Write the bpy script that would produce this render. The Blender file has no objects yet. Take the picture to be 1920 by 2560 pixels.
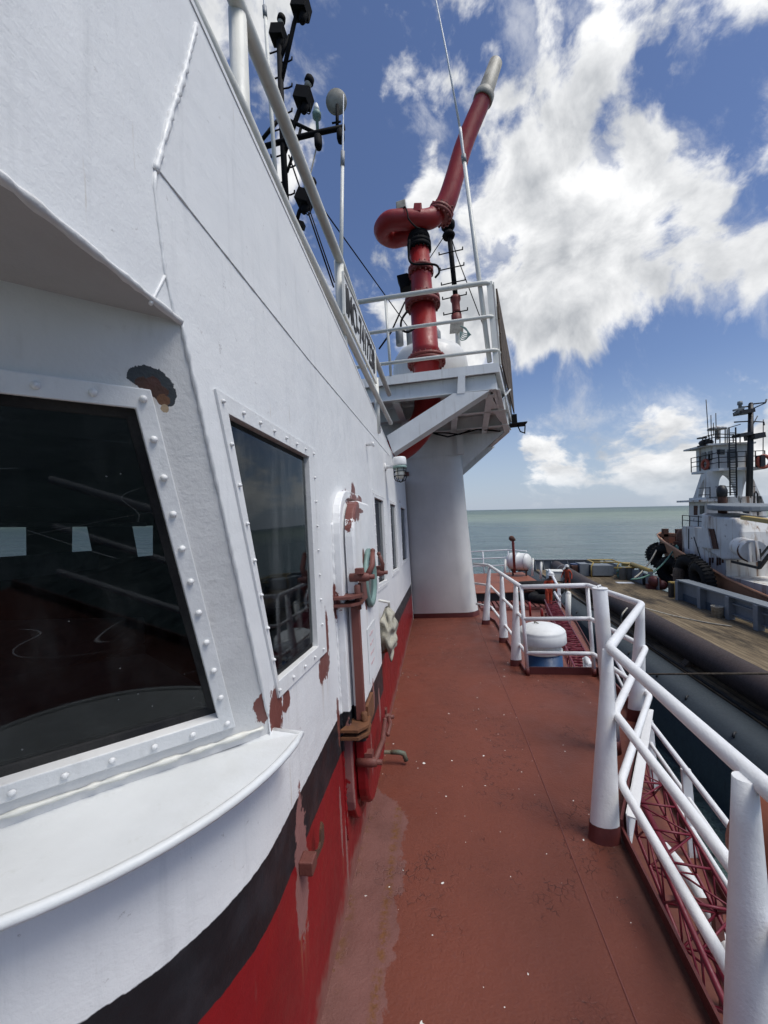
import bpy, bmesh, math, random
from math import radians as R, sin, cos, pi
from mathutils import Vector as V, Matrix, noise as mnoise
random.seed(7)
sc = bpy.context.scene
C = sc.collection

# ------------------------------------------------------------------ camera, sky, sun, exposure
F = 973.0 / 2560.0                     # focal length over picture height
def axes(yaw, pitch, roll):
    f = V((-sin(yaw) * cos(pitch), cos(yaw) * cos(pitch), sin(pitch)))
    r = V((cos(yaw), sin(yaw), 0)); u = r.cross(f)
    return r * cos(roll) - u * sin(roll), u * cos(roll) + r * sin(roll), f
WR, WU, WF = axes(R(9.0), 0.0, R(1.23))          # the camera in the world
SR, SU, SF = axes(R(9.0), R(2.6), R(3.37))       # the camera in the ship's own frame: she lists and trims a little
def m3(r, u, f): return Matrix((r, u, f)).transposed()
HEEL = (m3(WR, WU, WF) @ m3(SR, SU, SF).transposed()).to_4x4()   # ship frame -> world

cam = bpy.data.cameras.new('camera'); cob = bpy.data.objects.new('camera', cam); C.objects.link(cob)
cam.sensor_fit = 'VERTICAL'; cam.sensor_height = 36; cam.lens = 36 * F
cam.clip_start = 0.02; cam.clip_end = 30000
cob.matrix_world = m3(WR, WU, -WF).to_4x4()
sc.camera = cob

SUN_EL, SUN_AZ = R(62), R(112)         # azimuth from +Y towards +X: high on the outboard side, veiled by cloud
sdir = V((sin(SUN_AZ) * cos(SUN_EL), cos(SUN_AZ) * cos(SUN_EL), sin(SUN_EL)))
sun = bpy.data.lights.new('sun', 'SUN'); sob = bpy.data.objects.new('sun', sun); C.objects.link(sob)
sun.energy = 1.9; sun.angle = R(24); sun.color = (1, .96, .9)
sob.rotation_euler = sdir.to_track_quat('Z', 'Y').to_euler()
sc.view_settings.view_transform = 'Standard'; sc.view_settings.look = 'None'
sc.view_settings.exposure = 0.16; sc.view_settings.gamma = 1.0
try: sc.view_settings.use_curve_mapping = False
except Exception: pass
sc.cycles.use_denoising = True
sc.cycles.max_bounces = 8; sc.cycles.transparent_max_bounces = 12
sc.cycles.caustics_reflective = False; sc.cycles.caustics_refractive = False

# ------------------------------------------------------------------ node helper
class NT:
    def __init__(s, tree): s.t = tree; s.n = tree.nodes; s.n.clear()
    def new(s, ty, **kw):
        n = s.n.new(ty)
        for k, v in kw.items(): setattr(n, k, v)
        return n
    def put(s, sock, v):
        if v is None: return
        if hasattr(v, 'node'): s.t.links.new(v, sock)
        else:
            if isinstance(v, (tuple, list)) and len(v) == 3 and sock.type == 'RGBA': v = (*v, 1)
            sock.default_value = v
    def m(s, op, a, b=None, c=None, clamp=False):
        n = s.new('ShaderNodeMath', operation=op); n.use_clamp = clamp
        s.put(n.inputs[0], a); s.put(n.inputs[1], b); s.put(n.inputs[2], c)
        return n.outputs[0]
    def vm(s, op, a, b=None, scale=None):
        n = s.new('ShaderNodeVectorMath', operation=op)
        s.put(n.inputs[0], a); s.put(n.inputs[1], b)
        if scale is not None: s.put(n.inputs['Scale'], scale)
        return n.outputs['Value'] if op in ('DOT_PRODUCT', 'LENGTH', 'DISTANCE') else n.outputs[0]
    def noise(s, vec, scale, detail=4, rough=.55, dist=0, lac=2.0):
        n = s.new('ShaderNodeTexNoise'); s.put(n.inputs['Vector'], vec)
        s.put(n.inputs['Scale'], scale); s.put(n.inputs['Detail'], detail); s.put(n.inputs['Roughness'], rough)
        s.put(n.inputs['Distortion'], dist); s.put(n.inputs['Lacunarity'], lac)
        return n.outputs[0]
    def voro(s, vec, scale, feature='F1', rnd=1.0):
        n = s.new('ShaderNodeTexVoronoi', feature=feature); s.put(n.inputs['Vector'], vec)
        s.put(n.inputs['Scale'], scale); s.put(n.inputs['Randomness'], rnd)
        return n.outputs[0], (n.outputs['Color'] if feature == 'F1' else None)
    def mr(s, v, a, b, c=0.0, d=1.0, smooth=True):
        n = s.new('ShaderNodeMapRange', interpolation_type='SMOOTHSTEP' if smooth else 'LINEAR')
        for i, x in enumerate((v, a, b, c, d)): s.put(n.inputs[i], x)
        return n.outputs[0]
    def mix(s, f, a, b, mode='MIX'):
        n = s.new('ShaderNodeMix', data_type='RGBA', blend_type=mode)
        s.put(n.inputs[0], f); s.put(n.inputs[6], a); s.put(n.inputs[7], b)
        return n.outputs[2]
    def sep(s, v):
        n = s.new('ShaderNodeSeparateXYZ'); s.put(n.inputs[0], v); return n.outputs
    def comb(s, x, y, z):
        n = s.new('ShaderNodeCombineXYZ')
        for i, q in enumerate((x, y, z)): s.put(n.inputs[i], q)
        return n.outputs[0]
    def scalev(s, v, x, y, z): return s.vm('MULTIPLY', v, (x, y, z))
    def obj(s, off=(0, 0, 0)):
        o = s.new('ShaderNodeTexCoord').outputs['Object']
        return s.vm('ADD', o, off) if any(off) else o
    def bump(s, h, strength=.3, dist=.002, nrm=None):
        n = s.new('ShaderNodeBump'); s.put(n.inputs['Height'], h)
        n.inputs['Strength'].default_value = strength; n.inputs['Distance'].default_value = dist
        if nrm is not None: s.put(n.inputs['Normal'], nrm)
        return n.outputs[0]
    def bsdf(s, col, rough=.5, metal=0, nrm=None, spec=None):
        b = s.new('ShaderNodeBsdfPrincipled')
        s.put(b.inputs['Base Color'], col); s.put(b.inputs['Roughness'], rough); s.put(b.inputs['Metallic'], metal)
        if nrm is not None: s.put(b.inputs['Normal'], nrm)
        if spec is not None: s.put(b.inputs['Specular IOR Level'], spec)
        return b.outputs[0]
    def out(s, sh):
        o = s.new('ShaderNodeOutputMaterial'); s.t.links.new(sh, o.inputs[0])
def newmat(name):
    m = bpy.data.materials.new(name); m.use_nodes = True
    return m, NT(m.node_tree)

# pixel of the photograph -> direction in the world, for placing the clouds in the sky
def wdir(px, py): return (WR * ((px - 960) / 973) - WU * ((py - 1280) / 973) + WF).normalized()

def make_world():
    w = bpy.data.worlds.new('World'); sc.world = w; w.use_nodes = True
    t = NT(w.node_tree)
    sky = t.new('ShaderNodeTexSky', sky_type='NISHITA'); sky.sun_disc = False
    sky.sun_elevation = SUN_EL; sky.sun_rotation = SUN_AZ; sky.air_density = 1.15; sky.dust_density = .35; sky.ozone_density = 2.2
    d = t.new('ShaderNodeTexCoord').outputs['Generated']
    x, y, z = t.sep(d)[:3]
    zc = t.m('MAXIMUM', z, 0.0)
    flat = t.m('MULTIPLY_ADD', t.mr(zc, 0.0, .45), -1.0, 2.2)          # clouds flatten towards the horizon
    p = t.comb(x, y, t.m('MULTIPLY', zc, flat))
    w1 = t.m('SUBTRACT', t.noise(p, 4.0, 3, .5), .5); w2 = t.m('SUBTRACT', t.noise(t.vm('ADD', p, (7, 3, 1)), 4.0, 3, .5), .5)
    p2 = t.vm('ADD', p, t.comb(t.m('MULTIPLY', w1, .12), 0, t.m('MULTIPLY', w2, .12)))
    p2 = t.vm('ADD', p2, (5.9, 2.4, 1.9))
    fb = t.noise(p2, 6.0, 15, .57, .0)
    LUP = (.028, -.012, .050)
    fa = t.noise(p2, 5.5, 6, .58, .15); fs_ = t.noise(t.vm('ADD', p2, LUP), 5.5, 6, .58, .15)
    relief = t.m('SUBTRACT', fa, fs_)
    # wind-drawn wisps, slanting
    rot = t.new('ShaderNodeVectorRotate'); t.put(rot.inputs['Vector'], p2); rot.inputs['Axis'].default_value = tuple(WF); rot.inputs['Angle'].default_value = R(35)
    ws = t.noise(t.scalev(rot.outputs[0], 1.5, 1, .9), 6.5, 12, .64, .1)
    # where the big clouds stand in the sky: (px, py, radius, weight)
    blobs = [(1480, 560, .20, .40), (1650, 560, .22, .55), (1780, 560, .18, .5), (1680, 420, .11, .30), (1860, 430, .09, .26), (1300, 500, .15, .26), (1270, 720, .14, .28), (1480, 720, .20, .36), (1650, 700, .17, .3), (1180, 420, .11, .17), (1580, 400, .11, .22),
             (1830, 620, .18, .34), (1780, 470, .10, .2), (1900, 700, .10, .2), (1330, 50, .17, .26), (1190, 640, .10, .2), (1230, 850, .09, .18),
             (1400, 1115, .09, .42), (1560, 1090, .10, .42), (1660, 1060, .10, .42), (1760, 1040, .12, .46), (1900, 1010, .13, .34), (1400, 1130, .08, .16), (1900, 1150, .10, .2), (1680, 1160, .08, .12),
             (1400, 985, .05, .16), (1550, 830, .06, .12), (1500, 860, .05, .1), (1730, 930, .05, .12), (660, 60, .16, .17), (950, 100, .09, .07), (640, 330, .12, .09), (960, 620, .08, .11), (1780, 30, .12, .16), (800, 680, .10, .1)]
    holes = [(800, 200, .12, .30), (1170, 190, .14, .36), (1590, 200, .10, .36), (1830, 250, .11, .44), (1010, 400, .10, .14), (1500, 935, .13, .46), (1280, 1030, .09, .2), (1350, 920, .09, .26), (1720, 880, .12, .46), (860, 480, .12, .14), (1880, 860, .10, .36),
             (1230, 1200, .14, .30), (1550, 1225, .13, .22), (1400, 1060, .05, .1)]
    def total(lst, mul):
        acc = 0.0
        for px, py, r, wt in lst:
            q = t.m('DIVIDE', t.vm('DISTANCE', d, tuple(wdir(px, py))), r)
            g = t.m('EXPONENT', t.m('MULTIPLY', t.m('MULTIPLY', q, q), -1.0)); acc = t.m('MULTIPLY_ADD', g, wt * mul, acc)
        return acc
    acc = t.m('SUBTRACT', t.m('MINIMUM', total(blobs, .85), .24), total(holes, .42))
    dens = t.m('ADD', fb, acc)
    cover = t.mr(dens, .565, .685)
    wisp = t.m('MULTIPLY', t.mr(t.m('ADD', ws, t.m('MULTIPLY', acc, .7)), .56, .80), .5)
    alpha = t.m('MAXIMUM', cover, wisp)
    # thick parts turn grey beneath, the side towards the sun stays white
    br = t.m('MULTIPLY_ADD', relief, 2.6, .66)
    br = t.m('SUBTRACT', br, t.m('MULTIPLY', t.mr(dens, .66, .84), .34), None, True)
    cl = t.mix(br, (4.3, 4.5, 4.8), (9.0, 9.05, 9.1))
    sg_ = t.vm('DISTANCE', d, tuple(sdir)); glow = t.m('EXPONENT', t.m('MULTIPLY', t.m('MULTIPLY', sg_, sg_), -5.0))  # bright cloud added round the sun, out of view, to lift the light
    cl = t.mix(1.0, cl, t.comb(t.m('MULTIPLY_ADD', glow, 3.0, 1.0), t.m('MULTIPLY_ADD', glow, 3.0, 1.0), t.m('MULTIPLY_ADD', glow, 2.9, 1.0)), 'MULTIPLY')
    alpha = t.m('MAXIMUM', alpha, t.m('MULTIPLY', t.mr(glow, .25, .6), .9))
    skyc = t.mix(1.0, sky.outputs[0], (.80, .80, .95), 'MULTIPLY')
    hz = t.mr(zc, 0.0, .32, 1.0, 0.0)
    skyc = t.mix(t.m('MULTIPLY', hz, .75), skyc, (3.9, 4.8, 6.1))
    fade = t.mr(zc, .01, .10)
    col = t.mix(t.m('MULTIPLY', alpha, t.mr(zc, .0, .10, .15, 1.0)), skyc, cl)
    bg = t.new('ShaderNodeBackground'); t.put(bg.inputs[0], col); bg.inputs[1].default_value = .1
    o = t.new('ShaderNodeOutputWorld'); t.t.links.new(bg.outputs[0], o.inputs[0])
make_world()

# ------------------------------------------------------------------ mesh builder
class MB:
    def __init__(s): s.v = []; s.f = []; s.sm = []; s.mi = []
    def add(s, vs, fs, smooth=False, mi=0):
        o = len(s.v); s.v += [V(p) for p in vs]
        for f in fs: s.f.append([o + i for i in f]); s.sm.append(smooth); s.mi.append(mi)
        return s
    def box(s, a, b, mi=0):
        x0, y0, z0 = a; x1, y1, z1 = b
        vs = [(x0, y0, z0), (x1, y0, z0), (x1, y1, z0), (x0, y1, z0), (x0, y0, z1), (x1, y0, z1), (x1, y1, z1), (x0, y1, z1)]
        return s.add(vs, [(0, 3, 2, 1), (4, 5, 6, 7), (0, 1, 5, 4), (1, 2, 6, 5), (2, 3, 7, 6), (3, 0, 4, 7)], mi=mi)
    def obox(s, c, ex, ey, ez, mi=0):      # centre and three half-axis vectors
        c, ex, ey, ez = V(c), V(ex), V(ey), V(ez)
        vs = [c + ex * i + ey * j + ez * k for k in (-1, 1) for (i, j) in ((-1, -1), (1, -1), (1, 1), (-1, 1))]
        return s.add(vs, [(0, 3, 2, 1), (4, 5, 6, 7), (0, 1, 5, 4), (1, 2, 6, 5), (2, 3, 7, 6), (3, 0, 4, 7)], mi=mi)
    def bar(s, p, q, w, h, up=(0, 0, 1), mi=0):
        p, q = V(p), V(q); d = (q - p); L = d.length; d.normalize(); u = V(up)
        if abs(d.dot(u)) > .98: u = V((0, 1, 0))
        x = d.cross(u).normalized(); u = x.cross(d).normalized()
        return s.obox((p + q) / 2, x * w / 2, d * L / 2, u * h / 2, mi)
    def prism(s, pts, vec, mi=0):          # planar polygon pushed along vec
        pts = [V(p) for p in pts]; vec = V(vec); n = len(pts)
        nr = V((0, 0, 0))
        for i in range(n): nr += (pts[i] - pts[0]).cross(pts[(i + 1) % n] - pts[0])
        if nr.dot(vec) > 0: pts = pts[::-1]
        vs = pts + [p + vec for p in pts]
        fs = [tuple(range(n)), tuple(range(2 * n - 1, n - 1, -1))]
        fs += [((i + 1) % n, i, n + i, n + (i + 1) % n) for i in range(n)]
        return s.add(vs, fs, mi=mi)
    def tube(s, path, r, n=10, cap=True, mi=0, fit=True):
        path = [V(p) for p in path]; m = len(path)
        rs = r if isinstance(r, (list, tuple)) else [r] * m
        vs = []; prev = None
        for i in range(m):
            d0 = (path[i] - path[i - 1]).normalized() if i else (path[1] - path[0]).normalized()
            d1 = (path[i + 1] - path[i]).normalized() if i < m - 1 else d0
            t = (d0 + d1)
            t = t.normalized() if t.length > 1e-6 else d1
            if prev is None:
                a = V((0, 0, 1)) if abs(t.z) < .9 else V((0, 1, 0))
                u = t.cross(a).normalized()
            else:
                u = (prev - t * prev.dot(t)).normalized()
            prev = u; w = t.cross(u)
            k = 1 / max(.5, (t.dot(d1))) if fit else 1
            bd = (d1 - d0)
            for j in range(n):
                an = 2 * pi * j / n; o = (u * cos(an) + w * sin(an)) * rs[i]
                if k > 1.001 and bd.length > 1e-6:
                    b = bd.normalized(); o += b * o.dot(b) * (k - 1)
                vs.append(path[i] + o)
        fs = [(i * n + j, i * n + (j + 1) % n, (i + 1) * n + (j + 1) % n, (i + 1) * n + j) for i in range(m - 1) for j in range(n)]
        s.add(vs, fs, True, mi)
        if cap:
            o = len(s.v) - len(vs)
            s.f.append([o + j for j in range(n)][::-1]); s.sm.append(False); s.mi.append(mi)
            s.f.append([o + (m - 1) * n + j for j in range(n)]); s.sm.append(False); s.mi.append(mi)
        return s
    def lathe(s, prof, o=(0, 0, 0), ax=(0, 0, 1), n=24, mi=0, smooth=True):   # prof: (radius, height)
        ax = V(ax).normalized(); a = V((1, 0, 0)) if abs(ax.x) < .9 else V((0, 1, 0))
        u = ax.cross(a).normalized(); w = ax.cross(u); o = V(o); vs = []
        for r, h in prof:
            for j in range(n):
                an = 2 * pi * j / n; vs.append(o + ax * h + (u * cos(an) + w * sin(an)) * max(r, 1e-4))
        m = len(prof)
        fs = [(i * n + j, i * n + (j + 1) % n, (i + 1) * n + (j + 1) % n, (i + 1) * n + j) for i in range(m - 1) for j in range(n)]
        s.add(vs, fs, smooth, mi)
        b = len(s.v) - len(vs)
        s.f.append([b + j for j in range(n)][::-1]); s.sm.append(False); s.mi.append(mi)
        s.f.append([b + (m - 1) * n + j for j in range(n)]); s.sm.append(False); s.mi.append(mi)
        return s
    def ball(s, c, r, n=12, sz=1.0, mi=0):
        k = n // 2
        return s.lathe([(r * sin(pi * i / k), -r * cos(pi * i / k) * sz) for i in range(k + 1)], c, n=n, mi=mi)
    def torus(s, c, ax, Rr, r, n=28, m=10, mi=0, a0=0, a1=2 * pi):
        ax = V(ax).normalized(); a = V((1, 0, 0)) if abs(ax.x) < .9 else V((0, 1, 0))
        u = ax.cross(a).normalized(); w = ax.cross(u); c = V(c)
        full = abs(a1 - a0 - 2 * pi) < 1e-6
        N = n if full else n + 1; vs = []
        for i in range(N):
            t = a0 + (a1 - a0) * i / n; d = u * cos(t) + w * sin(t)
            for j in range(m):
                q = 2 * pi * j / m; vs.append(c + d * (Rr + r * cos(q)) + ax * r * sin(q))
        fs = [(i * m + j, i * m + (j + 1) % m, ((i + 1) % N) * m + (j + 1) % m, ((i + 1) % N) * m + j) for i in range(n) for j in range(m)]
        return s.add(vs, fs, True, mi)
    def build(s, name, mat, parent=None, bevel=0.0, ship=None, seg=2, recalc=True):
        base = V(LOC.get(parent.name, (0, 0, 0))) if parent is not None else V((0, 0, 0))
        if parent is None and s.v:
            lo = V((min(p.x for p in s.v), min(p.y for p in s.v), min(p.z for p in s.v)))
            hi = V((max(p.x for p in s.v), max(p.y for p in s.v), max(p.z for p in s.v)))
            base = V(((lo.x + hi.x) / 2, (lo.y + hi.y) / 2, lo.z))
        me = bpy.data.meshes.new(name)
        me.from_pydata([tuple(p - base) for p in s.v], [], s.f); me.update()
        if recalc: bm = bmesh.new(); bm.from_mesh(me); bmesh.ops.recalc_face_normals(bm, faces=bm.faces); bm.to_mesh(me); bm.free()
        me.polygons.foreach_set('use_smooth', s.sm)
        mats = mat if isinstance(mat, (list, tuple)) else [mat]
        for m in mats: me.materials.append(m)
        me.polygons.foreach_set('material_index', s.mi)
        o = bpy.data.objects.new(name, me); C.objects.link(o)
        LOC[o.name] = tuple(base)
        if parent is not None:
            o.parent = parent
            if parent.parent is None: pass
        else:
            o.location = base; ROOTS.append((o, tuple(base), ship))
        if bevel:
            b = o.modifiers.new('bevel', 'BEVEL'); b.width = bevel; b.segments = seg; b.limit_method = 'ANGLE'; b.angle_limit = R(40)
            b.harden_normals = False
        return o
LOC = {}; ROOTS = []
def tag(o, label, cat, group=None, kind=None):
    if label: o['label'] = label
    if cat: o['category'] = cat
    if group: o['group'] = group
    if kind: o['kind'] = kind
    return o
def thing(name, label, cat, loc, group=None, ship=True):
    o = bpy.data.objects.new(name, None); C.objects.link(o); o.empty_display_size = .1
    LOC[o.name] = tuple(loc); ROOTS.append((o, tuple(loc), ship)); o.location = loc
    return tag(o, label, cat, group)
def solo(mb, name, mat, label, cat, group=None, ship=True, bevel=0, kind=None):
    o = mb.build(name, mat, None, bevel, ship); return tag(o, label, cat, group, kind)
def struct(mb, name, mat, ship=True, bevel=0):
    o = mb.build(name, mat, None, bevel, ship); o['kind'] = 'structure'; return o
def finish():
    for o, loc, ship in ROOTS:
        o.matrix_world = (HEEL if ship else Matrix()) @ Matrix.Translation(loc) @ (EXTRA.get(o.name) or Matrix())
EXTRA = {}

# rays of the survey used to measure the place: ship frame (S), world (W), the deckhouse side wall (wl)
def _pt(d, X, Y, Z):
    for i, v in enumerate((X, Y, Z)):
        if v is not None: return d * (v / d[i])
def S(px, py, X=None, Y=None, Z=None): return _pt(SR * ((px - 960) / 973) - SU * ((py - 1280) / 973) + SF, X, Y, Z)
def W(px, py, X=None, Y=None, Z=None): return _pt(WR * ((px - 960) / 973) - WU * ((py - 1280) / 973) + WF, X, Y, Z)
def wl(px, py, off=0.0):
    d = SR * ((px - 960) / 973) - SU * ((py - 1280) / 973) + SF
    return d * ((-.52 + off) / (d.x + .03 * d.y))
def WX(y): return -.52 - .03 * y         # the side wall in plan
WN = V((1, .03, 0)).normalized(); WD = V((-.03, 1, 0)).normalized(); UZ = V((0, 0, 1))
def wp(y, z, n=0.0): return V((WX(y), y, z)) + WN * n
def lerp(a, b, t): return V(a) * (1 - t) + V(b) * t

# ------------------------------------------------------------------ materials
def mix_patches(t, P, col, patches, scale=34, amp=.85, streak=True):
    """patches of bare or primed steel: (centre, radii, colour); their edges follow a noise"""
    nz = t.m('SUBTRACT', t.noise(t.scalev(P, 1, 1, .7), scale, 7, .7), .5)
    for c, r, pc in patches:
        q = t.vm('LENGTH', t.vm('DIVIDE', t.vm('SUBTRACT', P, tuple(c)), tuple(v * 1.25 for v in r)))
        if streak and max(r[1:]) < .3:
            dx, dy, dz = t.sep(t.vm('SUBTRACT', P, tuple(c)))[:3]
            hd = t.vm('LENGTH', t.comb(dx, dy, 0)); w_ = min(r[1], .05)
            sk = t.m('MULTIPLY', t.m('MULTIPLY', t.mr(hd, w_ * .2, w_, 1.0, 0.0), t.mr(dz, -r[2] - .22, -r[2] * .6)), t.m('MULTIPLY', t.mr(dz, -.01, .0, 1.0, 0.0), t.mr(t.noise(t.scalev(P, 60, 60, 2.5), 1.0, 3), .42, .65)))
            col = t.mix(t.m('MULTIPLY', sk, .38), col, (.34, .22, .12))
        k = t.mr(t.m('ADD', q, t.m('MULTIPLY', nz, amp * 2)), .93, 1.0, 1.0, 0.0)
        col = t.mix(k, col, pc)
    return col

def paint(name, col, rough=.42, bump=.35, scale=90, dirt=.12, dirtcol=(.25, .22, .18), rust=0.0, off=(0, 0, 0), streak=True, patches=(), spec=.45, var=.06):
    m, t = newmat(name); P = t.obj(off)
    c = t.mix(t.mr(t.noise(P, 3.5, 4), .3, .75), col, tuple(x * (1 - var * 2) for x in col))
    if dirt:
        sv = t.scalev(P, 9, 9, .9) if streak else P
        c = t.mix(t.m('MULTIPLY', t.mr(t.noise(sv, 2.2, 6, .62), .52, .80), dirt * 2.2), c, dirtcol)
        c = t.mix(t.m('MULTIPLY', t.mr(t.noise(P, 26, 6, .7), .60, .72), dirt * 1.1), c, dirtcol)
    if rust:
        rv = t.noise(t.scalev(P, 1, 1, .5), 5.0, 8, .68)
        c = t.mix(t.mr(rv, .80 - rust * .4, .86 - rust * .4), c, t.mix(t.noise(P, 40, 4), (.10, .035, .015), (.22, .085, .03)))
    if patches: c = mix_patches(t, P, c, patches)
    h = t.m('ADD', t.noise(P, scale, 3, .65), t.m('MULTIPLY', t.noise(P, scale * .28, 4, .6), 1.4))
    rr = t.mr(t.noise(P, 18, 3), .3, .7, rough - .08, rough + .12)
    t.out(t.bsdf(c, rr, 0, t.bump(h, min(1, bump * 1.1), .0026), spec)); return m

PRIMER = (.165, .055, .045); PINK = (.26, .125, .115); RUSTD = (.055, .022, .013); RUSTO = (.22, .095, .03); BARE = (.03, .035, .04)
WHITE = (.77, .77, .765)
DH = (-2.6, 4.0, -1.75)                  # base of the deckhouse: its materials read ship coordinates

def band_mat(name, off, patches, front=False):
    """house side: white above, black boot stripe, red below, the stripe falling gently aft; worn patches of primer"""
    m, t = newmat(name); P = t.obj(off); x, y, z = t.sep(P)[:3]
    ed = t.m('MULTIPLY', t.m('SUBTRACT', t.noise(P, 22, 4, .6), .5), .016)
    zz = t.m('ADD', z, ed)
    zt = t.m('MULTIPLY_ADD', t.m('MAXIMUM', t.m('SUBTRACT', y, 1.8), 0.0), -.031, -.89)
    d = t.m('SUBTRACT', zz, zt)
    wh = t.mix(t.mr(t.noise(P, 2.2, 4), .3, .75), WHITE, (.71, .715, .72))
    wh = t.mix(t.m('MULTIPLY', t.mr(t.noise(t.scalev(P, 10, 10, .8), 2.0, 6, .62), .52, .80), .30), wh, (.40, .41, .42))
    wh = t.mix(t.m('MULTIPLY', t.mr(t.noise(P, 30, 6, .72), .64, .70), .45), wh, (.25, .22, .2))
    wh = t.mix(t.m('MULTIPLY', t.mr(t.noise(t.scalev(P, 16, 16, 1.0), 2.6, 5, .6), .66, .74), .4), wh, (.42, .33, .22))
    bl = t.mix(t.mr(t.noise(P, 9, 5), .4, .7), (.010, .011, .014), (.022, .023, .028))
    rd = t.mix(t.mr(t.noise(P, 3, 5), .35, .7), (.235, .008, .011), (.185, .007, .010))
    rd = t.mix(t.m('MULTIPLY', t.mr(t.noise(t.scalev(P, 14, 14, 1.4), 3, 5, .6), .66, .75), .5), rd, (.20, .06, .05))
    c = t.mix(t.mr(d, -.002, .002), bl, wh)
    c = t.mix(t.mr(d, -.182, -.178, 1.0, 0.0), c, rd)
    c = mix_patches(t, P, c, patches)
    # grime above the deck
    c = t.mix(t.m('MULTIPLY', t.mr(t.m('ADD', z, t.m('MULTIPLY', t.m('SUBTRACT', t.noise(P, 7, 5, .65), .5), .30)), -1.72, -1.62, 1.0, 0.0), .9), c, t.mix(t.noise(P, 18, 5, .7), PINK, (.16, .07, .05)))
    h = t.m('ADD', t.m('MULTIPLY', t.noise(P, 150, 3, .65), .8), t.m('MULTIPLY', t.noise(P, 42, 4, .6), 1.5))
    ru = t.mr(t.noise(P, 14, 3), .3, .7, .34, .52)
    dent = t.bump(t.noise(t.scalev(P, 1, 1, 1.2), 2.3, 3, .5), .55, .022)
    t.out(t.bsdf(c, ru, 0, t.bump(h, .28, .003, dent), .4)); return m

def metal_simple(name, col, rough=.5, bump=.3, scale=40, col2=None, metal=0.0, off=(0, 0, 0)):
    m, t = newmat(name); P = t.obj(off)
    c = t.mix(t.mr(t.noise(P, 6, 6, .65), .35, .68), col, col2 or tuple(x * .6 for x in col))
    t.out(t.bsdf(c, rough, metal, t.bump(t.noise(P, scale, 4, .6), bump, .003), .12 if max(col) < .02 else .45)); return m

def glass_mat(name, tint=(.30, .34, .36), off=(0, 0, 0), scratch=True, dust=.10):
    m, t = newmat(name); P = t.obj(off)
    tr = t.new('ShaderNodeBsdfTransparent'); tr.inputs[0].default_value = (*tint, 1)
    gl = t.new('ShaderNodeBsdfGlossy'); gl.inputs['Roughness'].default_value = .03; gl.inputs['Color'].default_value = (.62, .66, .68, 1)
    fr = t.new('ShaderNodeFresnel'); fr.inputs[0].default_value = 1.5
    mx = t.new('ShaderNodeMixShader'); t.put(mx.inputs[0], fr.outputs[0]); t.t.links.new(tr.outputs[0], mx.inputs[1]); t.t.links.new(gl.outputs[0], mx.inputs[2])
    df = t.new('ShaderNodeBsdfDiffuse'); df.inputs[0].default_value = (.38, .40, .40, 1)
    k = t.m('MULTIPLY', t.mr(t.noise(t.scalev(P, 5, 5, 1), 2.2, 7, .65), .45, .85), dust)
    if scratch:
        a = t.noise(t.scalev(P, 1.0, 1.0, 4.2), 1.35, 1.0, .3, .6)
        b = t.noise(t.scalev(t.vm('ADD', P, (5, 2, 9)), 1.2, 1.2, 6.5), 1.0, 1.5, .3, .9)
        gate = t.mr(t.noise(P, 5, 2), .50, .58)
        for q in (a, b):
            ln = t.mr(t.m('ABSOLUTE', t.m('SUBTRACT', q, .5)), 0.0, .0022, 1.0, 0.0)
            k = t.m('MAXIMUM', k, t.m('MULTIPLY', t.m('MULTIPLY', ln, gate), .13))
        vd, _ = t.voro(P, 26)
        k = t.m('MAXIMUM', k, t.mr(vd, .035, .06, .30, 0.0))
    m2 = t.new('ShaderNodeMixShader'); t.put(m2.inputs[0], k); t.t.links.new(mx.outputs[0], m2.inputs[1]); t.t.links.new(df.outputs[0], m2.inputs[2])
    t.out(m2.outputs[0]); return m

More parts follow.
